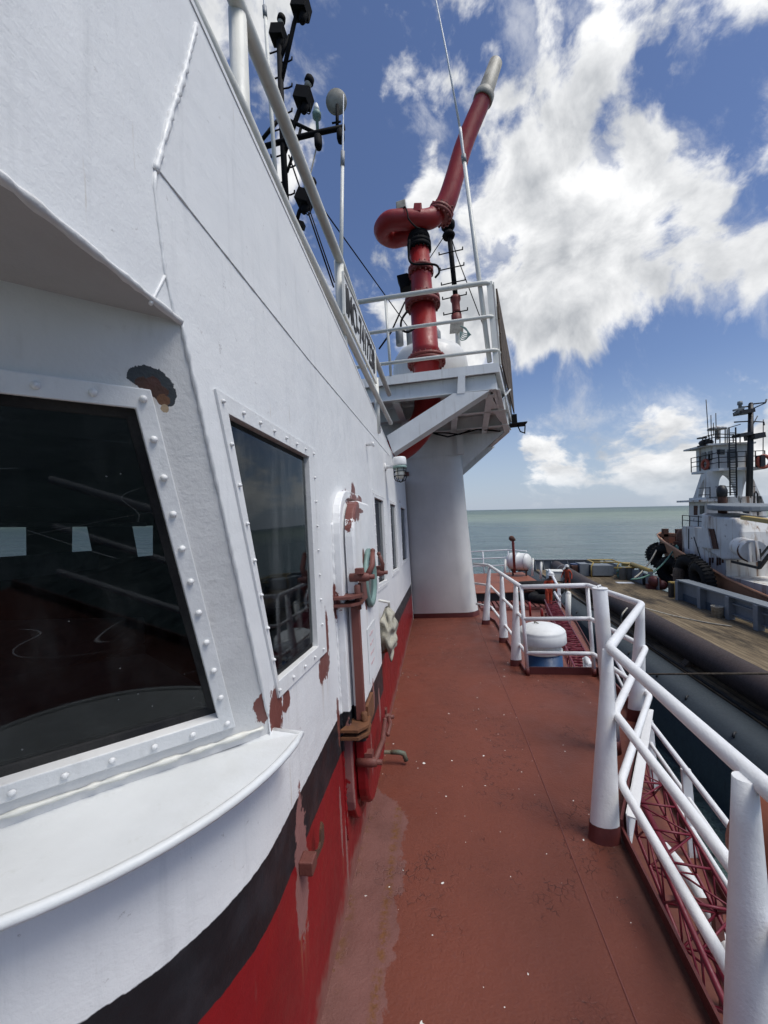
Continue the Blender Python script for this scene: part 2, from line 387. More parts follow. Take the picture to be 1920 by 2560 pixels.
def deck_mat(name, off):
    m, t = newmat(name); P = t.obj(off); x, y, z = t.sep(P)[:3]
    c = t.mix(t.mr(t.noise(P, 1.6, 5, .6), .3, .7), (.165, .047, .029), (.138, .041, .026))
    c = t.mix(t.mr(t.noise(P, 70, 4, .7), .50, .80), c, (.135, .042, .031))
    # blistered, crazed paint in clusters
    vd, _ = t.voro(t.vm('ADD', P, t.vm('SCALE', t.comb(t.noise(P, 30, 3), t.noise(t.vm('ADD', P, (3, 1, 2)), 30, 3), 0), scale=.035)), 34, 'DISTANCE_TO_EDGE')
    clus = t.mr(t.noise(t.vm('ADD', P, (1.7, .4, 0)), 2.6, 5, .62), .50, .63)
    gate = t.mr(t.noise(P, 16, 3), .44, .6)
    crack = t.m('MULTIPLY', t.m('MULTIPLY', t.mr(vd, .0, .09, 1.0, 0.0), clus), gate)
    c = t.mix(t.m('MULTIPLY', crack, .75), c, (.035, .010, .010))
    # primed strip along the house with rusty seam
    wx = t.m('ADD', x, t.m('MULTIPLY_ADD', y, .03, .52))          # distance out from the wall
    wob = t.m('MULTIPLY', t.m('SUBTRACT', t.noise(t.scalev(P, 1, .6, 1), 11, 9, .76), .5), .24)
    lim = t.m('MULTIPLY_ADD', t.mr(y, 2.45, 2.75), -.27, .235)
    prim = t.mr(t.m('SUBTRACT', t.m('ADD', wx, wob), lim), -.006, .006, 1.0, 0.0)
    pk = t.mix(t.mr(t.noise(P, 4, 6, .65), .35, .7), (.180, .082, .070), (.135, .060, .050))
    c = t.mix(prim, c, pk)
    blot = t.m('MULTIPLY', t.mr(t.noise(t.vm('ADD', P, (4, 2, 0)), 4.5, 7, .7), .62, .70), t.mr(y, 1.5, 1.75, 1.0, 0.0))
    c = t.mix(t.m('MULTIPLY', blot, t.mr(x, .2, .4, .75, 0.0)), c, pk)
    seam = t.m('ABSOLUTE', t.m('SUBTRACT', t.m('ADD', wx, t.m('MULTIPLY', t.m('SUBTRACT', t.noise(P, 6, 4), .5), .07)), .185))
    sr = t.m('MULTIPLY', t.mr(seam, .0, .035, 1.0, 0.0), t.mr(t.noise(P, 24, 6, .75), .44, .56))
    c = t.mix(t.m('MULTIPLY', t.m('MULTIPLY', sr, prim), .85), c, t.mix(t.noise(P, 60, 3), (.24, .10, .025), (.05, .022, .012)))
    base = t.m('MULTIPLY', t.mr(wx, .0, .06, 1.0, 0.0), t.mr(t.noise(P, 15, 6, .7), .52, .62))
    c = t.mix(t.m('MULTIPLY', base, .8), c, (.13, .06, .025))
    # darker by the coaming at the outer edge
    oe = t.m('MULTIPLY', t.mr(t.m('ADD', x, t.m('MULTIPLY', t.m('SUBTRACT', t.noise(P, 8, 5), .5), .14)), .66, .80), t.mr(y, 2.3, 2.5, 1.0, 0.0))
    c = t.mix(t.m('MULTIPLY', oe, .65), c, (.045, .022, .018))
    # bird droppings and splashes of white paint
    for sc_, th, off2 in ((5, .055, (0, 0, 0)), (9, .06, (3.3, 1.2, 0)), (19, .075, (1.1, 5.5, 0))):
        q = t.vm('ADD', t.scalev(P, 1, 1, 0), off2)
        d, cc = t.voro(t.vm('ADD', q, t.vm('SCALE', t.comb(t.noise(P, 45, 2), t.noise(t.vm('ADD', P, (9, 9, 9)), 45, 2), 0), scale=.02)), sc_)
        r, g, b = t.sep(cc)[:3]
        keep = t.m('GREATER_THAN', r, .52)
        size = t.m('MULTIPLY_ADD', g, th, .012)
        k = t.m('MULTIPLY', t.m('LESS_THAN', d, size), keep)
        c = t.mix(t.m('MULTIPLY', k, t.mr(t.noise(P, 2.0, 4), .34, .48)), c, (.72, .72, .68))
    h = t.m('ADD', t.noise(P, 85, 4, .65), t.m('MULTIPLY', t.noise(P, 14, 4), 1.4))
    h = t.m('SUBTRACT', h, t.m('MULTIPLY', crack, 1.2))
    t.out(t.bsdf(c, t.mr(t.noise(P, 5, 4), .3, .7, .48, .68), 0, t.bump(h, .6, .005), .35)); return m

def wood_mat(name, a, b, plank=.2, axis='y', off=(0, 0, 0), dark=(.03, .024, .018), wear=.6):
    m, t = newmat(name); P = t.obj(off); x, y, z = t.sep(P)[:3]
    u = x if axis == 'y' else y
    st = (9, .55, 9) if axis == 'y' else (.55, 9, 9)
    g = t.noise(t.scalev(P, *st), 1.6, 9, .7)
    pid = t.m('FLOOR', t.m('DIVIDE', u, plank))
    wn = t.new('ShaderNodeTexWhiteNoise', noise_dimensions='1D'); t.put(wn.inputs['W'], pid)
    c = t.mix(t.mr(g, .32, .68), b, a)
    c = t.mix(t.m('MULTIPLY', wn.outputs[0], .45), c, b)
    fr = t.m('FRACT', t.m('DIVIDE', u, plank))
    gap = t.m('MINIMUM', fr, t.m('SUBTRACT', 1.0, fr))
    c = t.mix(t.mr(gap, .03, .07, .9, 0.0), c, dark)
    c = t.mix(t.m('MULTIPLY', t.mr(t.noise(t.scalev(P, 1, .30, 1) if axis == 'y' else P, .55, 8, .70), .47, .62), wear), c, dark)
    h = t.m('ADD', g, t.mr(gap, .0, .06))
    t.out(t.bsdf(c, .75, 0, t.bump(h, .5, .02), .2)); return m

def sea_mat():
    m, t = newmat('sea_water'); P = t.obj(); x, y, z = t.sep(P)[:3]
    dist = t.vm('LENGTH', t.comb(x, y, 0))
    band = t.noise(t.scalev(P, .0009, .0035, 1), 1.0, 4, .55)
    far = t.mr(dist, 60, 420)
    c = t.mix(far, (.105, .165, .158), (.15, .21, .18))
    shoal = t.m('MULTIPLY', t.mr(t.m('ADD', y, t.m('MULTIPLY', t.m('SUBTRACT', band, .5), 260)), 190, 330), t.mr(t.m('ADD', y, t.m('MULTIPLY', t.m('SUBTRACT', band, .5), 500)), 480, 900, 1.0, 0.0))
    c = t.mix(t.m('MULTIPLY', shoal, .8), c, (.28, .35, .27))
    c = t.mix(t.mr(dist, 900, 3500), c, (.09, .14, .145))
    c = t.mix(t.m('MULTIPLY', t.mr(t.noise(t.scalev(P, .02, .09, 1), 1, 7, .68), .46, .66), .7), c, (.070, .115, .120))
    caps = t.noise(t.scalev(P, .10, .42, 1), 1.0, 6, .72)
    c = t.mix(t.m('MULTIPLY', t.mr(caps, .735, .765), t.mr(dist, 120, 400)), c, (.75, .78, .78))
    h1 = t.m('ADD', t.noise(t.scalev(P, .35, .55, 1), 1.0, 8, .62, .4), t.m('MULTIPLY', t.noise(t.scalev(P, .035, .11, 1), 1.0, 6, .62, .5), 5.0))
    h2 = t.noise(t.scalev(P, 1.6, 2.4, 1), 1.0, 4, .6, .3)
    n1 = t.bump(t.m('ADD', h1, t.m('MULTIPLY', h2, .28)), 1.0, 1.7)
    t.out(t.bsdf(c, t.mr(dist, 40, 600, .22, .5), 0, n1, .5)); return m

def rusty_white(name, off=(0, 0, 0), amt=.5, base=(.70, .70, .68)):
    m, t = newmat(name); P = t.obj(off)
    c = t.mix(t.mr(t.noise(P, .7, 5), .3, .7), base, tuple(q * .8 for q in base))
    st = t.noise(t.scalev(P, 2.6, 2.6, .16), 1.0, 7, .66)
    c = t.mix(t.mr(st, .54 - amt * .05, .66, 0, .75), c, (.28, .17, .08))
    c = t.mix(t.mr(st, .63 - amt * .05, .69, 0, .85), c, (.10, .035, .02))
    c = t.mix(t.mr(t.noise(P, 1.5, 8, .72), .66 - amt * .05, .70, 0, .9), c, (.085, .032, .02))
    c = t.mix(t.mr(t.noise(P, 3, 6, .7), .6, .75, 0, .35), c, (.2, .19, .17))
    t.out(t.bsdf(c, .6, 0, t.bump(t.noise(P, 8, 5), .3, .02), .3)); return m

def cloth_mat(name, col, col2, scale=18):
    m, t = newmat(name); P = t.obj()
    c = t.mix(t.mr(t.noise(P, scale, 5), .35, .7), col, col2)
    t.out(t.bsdf(c, .85, 0, t.bump(t.noise(P, scale * 4, 4), .5, .004), .15)); return m

def rope_mat(name, col, sc_=60):
    m, t = newmat(name); P = t.obj(); w = t.new('ShaderNodeTexWave', bands_direction='DIAGONAL'); t.put(w.inputs[0], P); w.inputs['Scale'].default_value = sc_
    c = t.mix(t.mr(t.noise(P, 8, 5), .3, .7), col, tuple(q * .55 for q in col))
    t.out(t.bsdf(c, .85, 0, t.bump(w.outputs[1], .6, .006), .1)); return m

M = {}
M['white'] = paint('white_ship_paint', WHITE, .42, .34, 100, .10)
M['white_rail'] = paint('white_rail_paint', (.76, .765, .77), .42, .5, 110, .08, rust=.22, var=.04)
M['white_cream'] = paint('aged_white_paint', (.72, .71, .65), .45, .28, 70, .12, (.33, .26, .16))
M['white_far'] = paint('platform_white_paint', (.70, .71, .70), .5, .25, 30, .16, (.24, .2, .15), rust=.10)
M['casing'] = paint('casing_white_paint', (.61, .595, .575), .5, .2, 20, .05, var=.04)
M['red_mon'] = paint('monitor_red_paint', (.31, .014, .014), .42, .25, 40, .14, (.11, .02, .02), var=.12)
M['red_dull'] = paint('flange_red_paint', (.19, .032, .026), .6, .5, 60, .22, (.08, .03, .02), rust=.22)
M['oxide'] = paint('red_oxide_paint', (.165, .052, .042), .55, .4, 70, .15, (.09, .03, .02))
M['toe'] = paint('coaming_red_paint', (.115, .028, .026), .5, .4, 70, .20, (.05, .02, .016), rust=.12)
M['black'] = metal_simple('black_paint', (.008, .008, .009), .75, .2, 60)
M['rubber'] = metal_simple('window_rubber', (.014, .014, .016), .6, .6, 140, (.035, .034, .033))
M['tyre'] = metal_simple('tyre_rubber', (.012, .012, .013), .75, .5, 30, (.024, .023, .022))
M['primer'] = metal_simple('bare_primer', PRIMER, .6, .6, 90, (.11, .038, .028))
M['rust'] = metal_simple('rusty_steel', (.17, .07, .03), .8, .7, 70, (.07, .03, .018))
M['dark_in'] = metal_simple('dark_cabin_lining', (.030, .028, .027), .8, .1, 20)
M['console'] = metal_simple('grey_console', (.16, .17, .155), .6, .1, 20)
M['glass'] = glass_mat('scratched_window_glass', (.29, .32, .335), dust=.05)
M['glass_side'] = glass_mat('dusty_window_glass', (.30, .34, .36), dust=.16, scratch=False)
M['lampglass'] = metal_simple('frosted_lamp_glass', (.72, .72, .66), .25, .05, 20, (.6, .6, .55))
M['teal'] = metal_simple('worn_teal_bronze', (.14, .22, .20), .5, .4, 60, (.22, .33, .30))
M['nozzle'] = metal_simple('weathered_alloy', (.36, .34, .29), .55, .5, 90, (.20, .185, .155))
M['grey'] = metal_simple('grey_steel', (.30, .31, .32), .5, .2, 50)
M['canvas'] = cloth_mat('faded_canvas', (.42, .40, .33), (.29, .27, .215), 20)
M['paper'] = paint('weathered_paper', (.70, .71, .71), .7, .1, 40, .1)
M['ink'] = metal_simple('faded_red_ink', (.58, .34, .36), .8, 0, 20, (.66, .58, .58)); M['verdigris'] = metal_simple('green_brass', (.10, .125, .095), .6, .5, 60, (.16, .10, .06))
M['sign_black'] = metal_simple('sign_black', (.02, .02, .022), .6, .1, 40)
M['magenta'] = paint('boom_red_paint', (.15, .007, .022), .5, .3, 60, .12, (.1, .02, .03))
M['deck_low'] = paint('main_deck_paint', (.185, .058, .038), .6, .4, 12, .30, (.07, .035, .025), rust=.25, streak=False)
M['hatch'] = paint('rusting_hatch_paint', (.235, .070, .035), .6, .5, 9, .35, (.36, .16, .11), rust=.30, streak=False)
M['blue_trunk'] = paint('blue_trunk_paint', (.012, .055, .145), .45, .25, 40, .10, (.1, .1, .1))
M['blue_drum'] = paint('blue_drum_plastic', (.012, .035, .11), .4, .1, 20, .05)
M['rope_w'] = rope_mat('pale_rope', (.50, .47, .40)); M['rope_g'] = rope_mat('green_rope', (.16, .30, .25)); M['rope_d'] = rope_mat('dark_rope', (.16, .13, .10))
M['hullblack'] = paint('ship_hull_paint', (.012, .013, .016), .5, .3, 8, .1)
M['barge'] = paint('barge_blue_grey_paint', (.026, .037, .046), .6, .4, 5, .34, (.035, .035, .034), rust=.08)
M['barge_side'] = paint('barge_side_paint', (.075, .105, .135), .5, .4, 5, .25, (.03, .028, .022), rust=.06)
M['barge_grey'] = paint('bulwark_grey_paint', (.20, .225, .245), .6, .3, 5, .30, (.09, .075, .06), rust=.10)
M['timber'] = wood_mat('barge_timber', (.275, .215, .135), (.12, .088, .054), .24, wear=.95)
M['old_wood'] = wood_mat('weathered_board', (.16, .12, .085), (.07, .05, .038), .18, 'y', wear=.3)
M['pipe'] = paint('dredge_pipe_rust', (.042, .026, .023), .62, .4, 8, .35, (.028, .018, .015), rust=.05, streak=False, var=.15)
M['yellow'] = paint('worn_yellow_paint', (.42, .30, .09), .6, .3, 20, .3, (.15, .1, .06), rust=.15)
M['tug_white'] = rusty_white('tug_white_paint', amt=1.1)
M['tug_wheel'] = rusty_white('tug_upper_paint', amt=.7)
M['tug_hull'] = paint('tug_orange_hull', (.33, .155, .085), .6, .4, 4, .4, (.14, .06, .035), rust=.36)
M['tug_rust'] = metal_simple('tug_rust', (.10, .042, .026), .8, .6, 6, (.045, .022, .016))
M['tug_glass'] = metal_simple('tug_window_glass', (.014, .018, .026), .12, 0, 20)
M['orange_ring'] = metal_simple('lifebuoy_orange', (.38, .085, .05), .6, .1, 20)
M['overall'] = cloth_mat('orange_overalls', (.55, .075, .025), (.38, .05, .02), 8)
M['skin'] = metal_simple('skin', (.16, .085, .06), .55, .05, 20)
M['helmet'] = metal_simple('white_helmet', (.80, .80, .78), .35, .02, 20)
M['raft'] = paint('liferaft_white', (.74, .74, .71), .4, .1, 10, .12)
M['cap'] = paint('vent_cap_white', (.74, .75, .74), .45, .25, 30, .08)
M['soffit'] = paint('soffit_shaded_paint', (.40, .39, .38), .55, .5, 60, .12, streak=False)  # darker grey stands for the shade under the overhang
from mathutils.geometry import tessellate_polygon

def sheet(mb, outer, holes=(), mi=0):
    loops = [[V(p) for p in outer]] + [[V(p) for p in h] for h in holes]
    pts = [p for l in loops for p in l]
    tris = tessellate_polygon(loops)
    return mb.add(pts, [tuple(t) for t in tris], mi=mi)

def window(parent, outer, inner, n, bolts, glass, th=.016, depth=.05, gk=.028, brad=.0075, label=None):
    """frame with bolts, rubber gasket and pane; corners TL, TR, BR, BL on the wall plane"""
    n = V(n).normalized(); o = [V(p) for p in outer]; i = [V(p) for p in inner]; ci = sum(i, V()) / 4
    f = MB(); O = [p + n * th for p in o]; I = [p + n * th for p in i]; B = [p - n * depth for p in i]; OB = [p - n * .004 for p in o]
    vs = O + I + B + OB
    fs = []
    for k in range(4):
        j = (k + 1) % 4
        fs += [(k, j, 4 + j, 4 + k), (4 + k, 4 + j, 8 + j, 8 + k), (k, 12 + k, 12 + j, j)]
    f.add(vs, fs)
    mid = [(O[k] + I[k]) / 2 for k in range(4)]
    for k, cnt in zip(range(4), bolts):
        A, Bq = mid[k], mid[(k + 1) % 4]
        for q in range(cnt):
            c = A.lerp(Bq, (q + .0) / cnt)
            f.lathe([(brad, 0), (brad * 1.05, .003), (brad * .72, .0075), (brad * .2, .009)], c, n, 10)
    fr = f.build('window', M['white'], parent, .0025)
    if label: fr['label'] = label
    g = MB(); G = [p + (ci - p).normalized() * gk for p in i]
    a = [p - n * .018 for p in i]; b = [p - n * .024 for p in G]; c = [p - n * (depth + .002) for p in G]; d = [p - n * (depth + .002) for p in i]
    fs = []
    for k in range(4):
        j = (k + 1) % 4
        fs += [(k, j, 4 + j, 4 + k), (4 + k, 4 + j, 8 + j, 8 + k), (8 + k, 8 + j, 12 + j, 12 + k)]
    g.add(a + b + c + d, fs); g.build('gasket', M['rubber'], fr, .004)
    p = MB(); Q = [q - n * (depth - .014) for q in G]
    if (Q[1] - Q[0]).cross(Q[2] - Q[1]).dot(n) < 0: Q = Q[::-1]
    p.add(Q, [(0, 1, 2, 3)]); p.build('pane', glass, fr, recalc=False)
    return fr

# ================================================================== the deckhouse
dh = thing('deckhouse', 'white wheelhouse side with black stripe, red lower band and framed windows', 'deckhouse', DH)
cL, cH = V((-.553, 1.091, -.524)), V((-.542, .750, .476)); cd = V((.7133, .7009, 0)); cv = cH - cL
cn = cd.cross(cv).normalized()
if cn.dot(-cL) < 0: cn = -cn
def chp(s, t, n=0.0): return cL + cd * s + cv * t + cn * n

def rr(a, b): return (b, a, a)
pp = []
def pw(px, py, ry, rz, col, off=0.0): c = wl(px, py, off); pp.append((c, (.09, ry, rz), col))
pw(690, 1775, .045, .062, PRIMER); pw(716, 1752, .03, .03, PRIMER)
pw(815, 1590, .035, .10, PRIMER); pw(812, 1640, .055, .085, PRIMER); pw(806, 1672, .04, .05, PRIMER)
pw(868, 1266, .15, .075, PRIMER); pw(884, 1240, .06, .075, PRIMER); pw(893, 1271, .12, .014, PRIMER)
pw(836, 1505, .02, .075, PRIMER); pw(852, 1470, .02, .05, PRIMER)
pw(755, 2165, .045, .19, PINK); pw(751, 2230, .03, .12, PINK)
pw(853, 2050, .014, .13, PINK); pw(846, 1800, .02, .10, PRIMER); pw(860, 1880, .014, .14, PINK); pw(866, 1990, .012, .10, PINK)
pw(870, 2180, .014, .20, PINK); pw(905, 1990, .012, .10, PINK)
pw(1000, 1260, .05, .05, PRIMER)
BW = band_mat('house_side_paint', DH, pp)
pq = []
def pd(px, py, ry, rz, col): pq.append((wl(px, py, .09), (.09, ry, rz), col))
pd(870, 1285, .09, .085, PRIMER); pd(884, 1272, .10, .06, PRIMER); pd(895, 1277, .09, .012, PRIMER)
pd(868, 1500, .035, .07, PRIMER); pd(905, 1400, .03, .06, PRIMER); pd(911, 1500, .03, .05, PRIMER)
pd(882, 1860, .03, .11, PRIMER); pd(930, 1735, .02, .07, PINK); pd(945, 1760, .025, .09, PINK); pd(925, 1880, .012, .09, PINK); pd(902, 1840, .02, .08, PINK)
DM = band_mat('door_paint', DH, pq)

side_out = [(1.10, -1.80), (7.55, -1.80), (7.55, .955), (4.97, 1.054), (2.575, 1.274), (.88, 1.345), (-1.3, 1.43), (-1.3, .476), (.75, .476), (1.091, -.524), (1.10, -.575)]
def yz(px, py): p = wl(px, py); return (p.y, p.z)
sw_o = [(.871, .373), (1.702, .378), (1.702, -.530), (1.165, -.505)]
sw_i = [(.928, .325), (1.585, .330), (1.580, -.470), (1.165, -.452)]
# keep the frame of even width: the slanted edge runs parallel to the front of the house
aw = [[(3.30, .352), (4.06, .358), (3.99, -.565), (3.29, -.53)], [(4.53, .370), (5.33, .380), (5.25, -.575), (4.44, -.545)], [(6.02, .400), (7.10, .408), (6.98, -.59), (5.80, -.55)]]
aw_i = []
for q in aw:
    cy = sum(p[0] for p in q) / 4; cz = sum(p[1] for p in q) / 4
    aw_i.append([(p[0] + (.075 if p[0] < cy else -.075), p[1] + (.06 if p[1] < cz else -.06)) for p in q])
mb = MB()
sheet(mb, [wp(*p) for p in side_out], [[wp(*p) for p in sw_i]] + [[wp(*p) for p in q] for q in aw_i])
mb.build('side_wall', BW, dh)
# rounded lower corner of the house
mb = MB(); arc = []
for k in range(29):
    a = R(100) * k / 28
    arc.append(V((-1.155 + .6022 * cos(a), 1.10 - .6022 * sin(a), 0)))
arc.append(V((-4.6, .50, 0)))
zs = [-1.80, -1.2, -.9, -.63, -.612]
vs = [p + UZ * z for z in zs for p in arc]; n = len(arc)
mb.add(vs, [(j * n + i, j * n + i + 1, (j + 1) * n + i + 1, (j + 1) * n + i) for j in range(len(zs) - 1) for i in range(n - 1)], True)
mb.build('rounded_corner_wall', BW, dh)
# slanted corner front with its window
def chpx(px, py):
    d = SR * ((px - 960) / 973) - SU * ((py - 1280) / 973) + SF; return d * (cn.dot(cL) / cn.dot(d))
cpat = [(chpx(px, py), (r, r, r), BARE) for px, py, r in ((340, 940, .014), (364, 939, .016), (390, 946, .016), (408, 962, .015), (420, 984, .013), (422, 1004, .009))]
cpat += [(chpx(px, py), (r, r, r), q) for px, py, r, q in ((356, 958, .011, RUSTD), (380, 964, .014, (.06, .022, .014)), (400, 982, .013, RUSTD), (408, 1000, .010, (.12, .055, .025)), (412, 1022, .007, (.36, .27, .17)))]
cpat += [(chp(-.004, .03), (.02, .03, .04), PRIMER)]
CW = paint('corner_front_paint', (.68, .675, .665), .42, .5, 75, .10, off=DH, patches=cpat)
wi = [(-.86, .812), (-.128, .812), (-.128, .047), (-.86, .047)]; wo = [(-.90, .853), (-.091, .853), (-.091, .006), (-.90, .006)]
mb = MB(); sheet(mb, [chp(-1.0, -.06), chp(0, -.06), chp(0, 1.0), chp(-1.0, 1.0)], [[chp(*p) for p in wi]])
mb.build('slanted_corner_wall', CW, dh)
mb = MB(); a, b = chp(-1.0, -.06), chp(-1.0, 1.0); mb.add([a, b, b + V((-3.2, 0, 0)), a + V((-3.2, 0, 0))], [(0, 1, 2, 3)]); mb.build('front_wall', M['white'], dh)
window(dh, [chp(*p) for p in wo], [chp(*p) for p in wi], cn, (9, 10, 9, 9), M['glass'], brad=.0075, th=.010, depth=.04, label='big slanted front window with scratched dark glass')
window(dh, [wp(*p) for p in sw_o], [wp(*p) for p in sw_i], WN, (7, 8, 4, 8), M['glass_side'], brad=.0055, th=.007, depth=.024, gk=.027, label='side window with one raked edge')
for q, qi in zip(aw, aw_i): window(dh, [wp(*p) for p in q], [wp(*p) for p in qi], WN, (8, 9, 8, 9), M['glass_side'], brad=.006, th=.009, depth=.03, gk=.02)
# soffit under the overhanging bulwark, and the inner face of that bulwark
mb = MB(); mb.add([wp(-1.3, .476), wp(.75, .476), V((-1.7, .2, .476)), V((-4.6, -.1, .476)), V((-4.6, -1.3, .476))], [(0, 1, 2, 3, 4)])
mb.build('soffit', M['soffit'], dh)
mb = MB()
tp = [(-1.3, 1.43), (.88, 1.345), (2.575, 1.274), (4.97, 1.054), (7.55, .955)]
for (a, b), (c, d) in zip(tp, tp[1:]):
    mb.bar(wp(a, b + .004, -.012), wp(c, d + .004, -.012), .030, .018)
mb.build('bulwark_cap', M['white'], dh)
mb = MB(); mb.add([wp(-1.3, .5, -.03)] + [wp(a, b, -.03) for a, b in tp] + [wp(7.55, .5, -.03)], [tuple(range(len(tp) + 2))]); mb.build('bulwark_inner_face', M['white'], dh)
# weld seams, beads of weld metal along the plate edges
def bead(path, r=.005, amp=.35):
    m = MB(); q = []
    for a, b in zip(path, path[1:]):
        L = (b - a).length; k = max(2, int(L / .014))
        for i in range(k): q.append(a.lerp(b, i / k))
    q.append(path[-1]); m.tube(q, [r * (1 + amp * random.uniform(-1, 1)) for _ in q], 6, fit=False); return m
bead([wl(490, 62, .001), wl(465, 165, .001), wl(425, 290, .001), wl(388, 428, .001)], .0075, .45).build('weld_seam', M['white'], dh)
bead([wl(388, 428, .001), wl(386, 470, .001), wl(412, 680, .001), wl(440, 800, .001)], .0042).build('weld_seam', M['white'], dh)
bead([wl(412, 690, .001), wl(376, 760, .001)], .003).build('weld_seam', M['white'], dh)
bead([wl(396, 425, .001), wl(770, 897, .001), wl(974, 1140, .001)], .0027, .3).build('weld_seam', M['white'], dh)
bead([wp(-1.2, .476, .002), wp(.75, .476, .002)], .0075, .3).build('weld_seam', CW, dh)
bead([chp(.002, 1.0, .001), chp(.002, 0.0, .001)], .005, .3).build('weld_seam', M['white'], dh)
bead([chp(-.95, -.025, .004), chp(-.02, -.03, .004)], .006, .5).build('weld_seam', M['white_cream'], dh)
bead([wp(1.915, .05, .002), wp(1.90, -.35, .002), wp(1.90, -1.2, .002), wp(1.905, -1.5, .002)], .006, .5).build('weld_seam', BW, dh)
# ledge below the slanted window
mb = MB(); o = []
for k in range(25):
    a = R(-3) + R(98) * k / 24; o.append(V((-1.155 + .685 * cos(a), 1.10 - .685 * sin(a), -.592)))
inn = [chp(-1.0, -.06), chp(.0, -.045)]
tip = wp(1.125, -.575, .0)
top = [tip] + o + [V((-1.9, .415, -.592)), V((-1.9, .40, -.56)), chp(-1.0, -.055), chp(-.02, -.04)]
cen = V((-.95, .85, -.575))
mb.add([cen] + top, [(0, i + 1, (i + 1) % len(top) + 1) for i in range(len(top))])
LEDGE = paint('ledge_paint', (.70, .715, .72), .45, .30, 55, .10, (.3, .28, .2), off=DH, streak=False)
mb.build('window_ledge', LEDGE, dh)
m2 = MB(); lip = [tip + V((0.0, .0, -.004))] + [p for p in o]; m2.tube([p + V((0, 0, -.006)) for p in lip], .011, 8, fit=False); m2.build('ledge_rim', LEDGE, dh)
# cabin inside
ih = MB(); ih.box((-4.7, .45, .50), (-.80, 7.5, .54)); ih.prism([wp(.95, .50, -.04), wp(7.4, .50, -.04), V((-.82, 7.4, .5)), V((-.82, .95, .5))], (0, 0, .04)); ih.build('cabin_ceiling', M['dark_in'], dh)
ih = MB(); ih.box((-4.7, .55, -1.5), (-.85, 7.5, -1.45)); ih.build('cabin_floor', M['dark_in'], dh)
far = [[S(-60, 1318, X=-4.7), S(65, 1318, X=-4.7), S(66, 1410, X=-4.7), S(-60, 1405, X=-4.7)], [S(181, 1315, X=-4.7), S(217, 1315, X=-4.7), S(235, 1403, X=-4.7), S(180, 1406, X=-4.7)], [S(331, 1316, X=-4.7), S(382, 1314, X=-4.7), S(382, 1388, X=-4.7), S(345, 1392, X=-4.7)]]
def fixx(h): return [V((-4.7, p.y, p.z)) for p in h]
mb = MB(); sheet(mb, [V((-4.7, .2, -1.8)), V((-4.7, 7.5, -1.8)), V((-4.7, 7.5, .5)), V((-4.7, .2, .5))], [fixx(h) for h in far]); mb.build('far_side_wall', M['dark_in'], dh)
mb = MB(); mb.box((-4.7, 7.5, -1.8), (-.80, 7.55, .95)); mb.build('aft_wall', M['white'], dh)
mb = MB(); c0 = chp(-.95, -.02); c1 = chp(-.05, -.02)
mb.prism([c0 - cn * .08, c1 - cn * .08, c1 - cn * .5 + V((-.25, -.05, 0)), c0 - cn * .62], (0, 0, -.12)); mb.build('window_shelf', M['console'], dh)
mb = MB(); mb.box((-3.2, 1.6, -1.45), (-1.9, 2.2, -.62)); mb.prism([(-3.2, 1.6, -.62), (-3.2, 2.2, -.62), (-3.2, 2.2, -.45)], (1.3, 0, 0)); mb.build('steering_console', M['console'], dh, .02)
mb = MB(); mb.box((-4.69, 2.0, -.30), (-4.66, 4.6, -.05)); mb.tube([(-4.62, .8, .28), (-4.62, 5.4, .30)], .03, 8); mb.build('cabin_pipe_run', M['grey'], dh)
mb = MB(); mb.box((-1.05, 1.5, -.62), (-.66, 2.6, -.47)); mb.build('side_shelf', M['console'], dh)
mb = MB(); mb.bar((-.78, 1.42, -.455), (-.70, 1.62, -.455), .02, .012); mb.build('steel_rule', M['grey'], dh)
mb = MB(); mb.box((-.80, 7.30, -1.80), (-.745, 7.56, .95)); mb.build('corner_pillar', M['casing'], dh)

# door in the side wall
def rrect(y0, y1, z0, z1, r, k=7):
    p = []
    for cy, cz, a0 in ((y1 - r, z1 - r, 0), (y0 + r, z1 - r, 90), (y0 + r, z0 + r, 180), (y1 - r, z0 + r, 270)):
        for i in range(k + 1):
            a = R(a0 + 90 * i / k); p.append((cy + r * cos(a), cz + r * sin(a)))
    return p
mb = MB(); po = rrect(1.915, 2.74, -1.52, .235, .24); pi_ = rrect(1.955, 2.70, -1.48, .195, .21); N = len(po)
vs = [wp(*p, .001) for p in po] + [wp(*p, .042) for p in po] + [wp(*p, .042) for p in pi_] + [wp(*p, .030) for p in rrect(1.97, 2.685, -1.465, .18, .20)] + [wp(*p, .052) for p in rrect(2.02, 2.65, -1.43, .14, .17)]
mb.add(vs, [(a * N + i, a * N + (i + 1) % N, (a + 1) * N + (i + 1) % N, (a + 1) * N + i) for a in range(4) for i in range(N)]); mb.build('door_coaming', BW, dh, .006)
dm = MB(); p1 = rrect(1.985, 2.69, -1.47, .175, .20); p2 = rrect(1.995, 2.68, -1.46, .165, .195)
vs = [wp(*p, .05) for p in p1] + [wp(*p, .088) for p in p1] + [wp(*p, .10) for p in p2]
dm.add(vs, [(a * N + i, a * N + (i + 1) % N, (a + 1) * N + (i + 1) % N, (a + 1) * N + i) for a in range(2) for i in range(N)] + [tuple(range(2 * N, 3 * N))])
door = dm.build('door', DM, dh, .004); door['label'] = 'steel weathertight door with rounded corners'
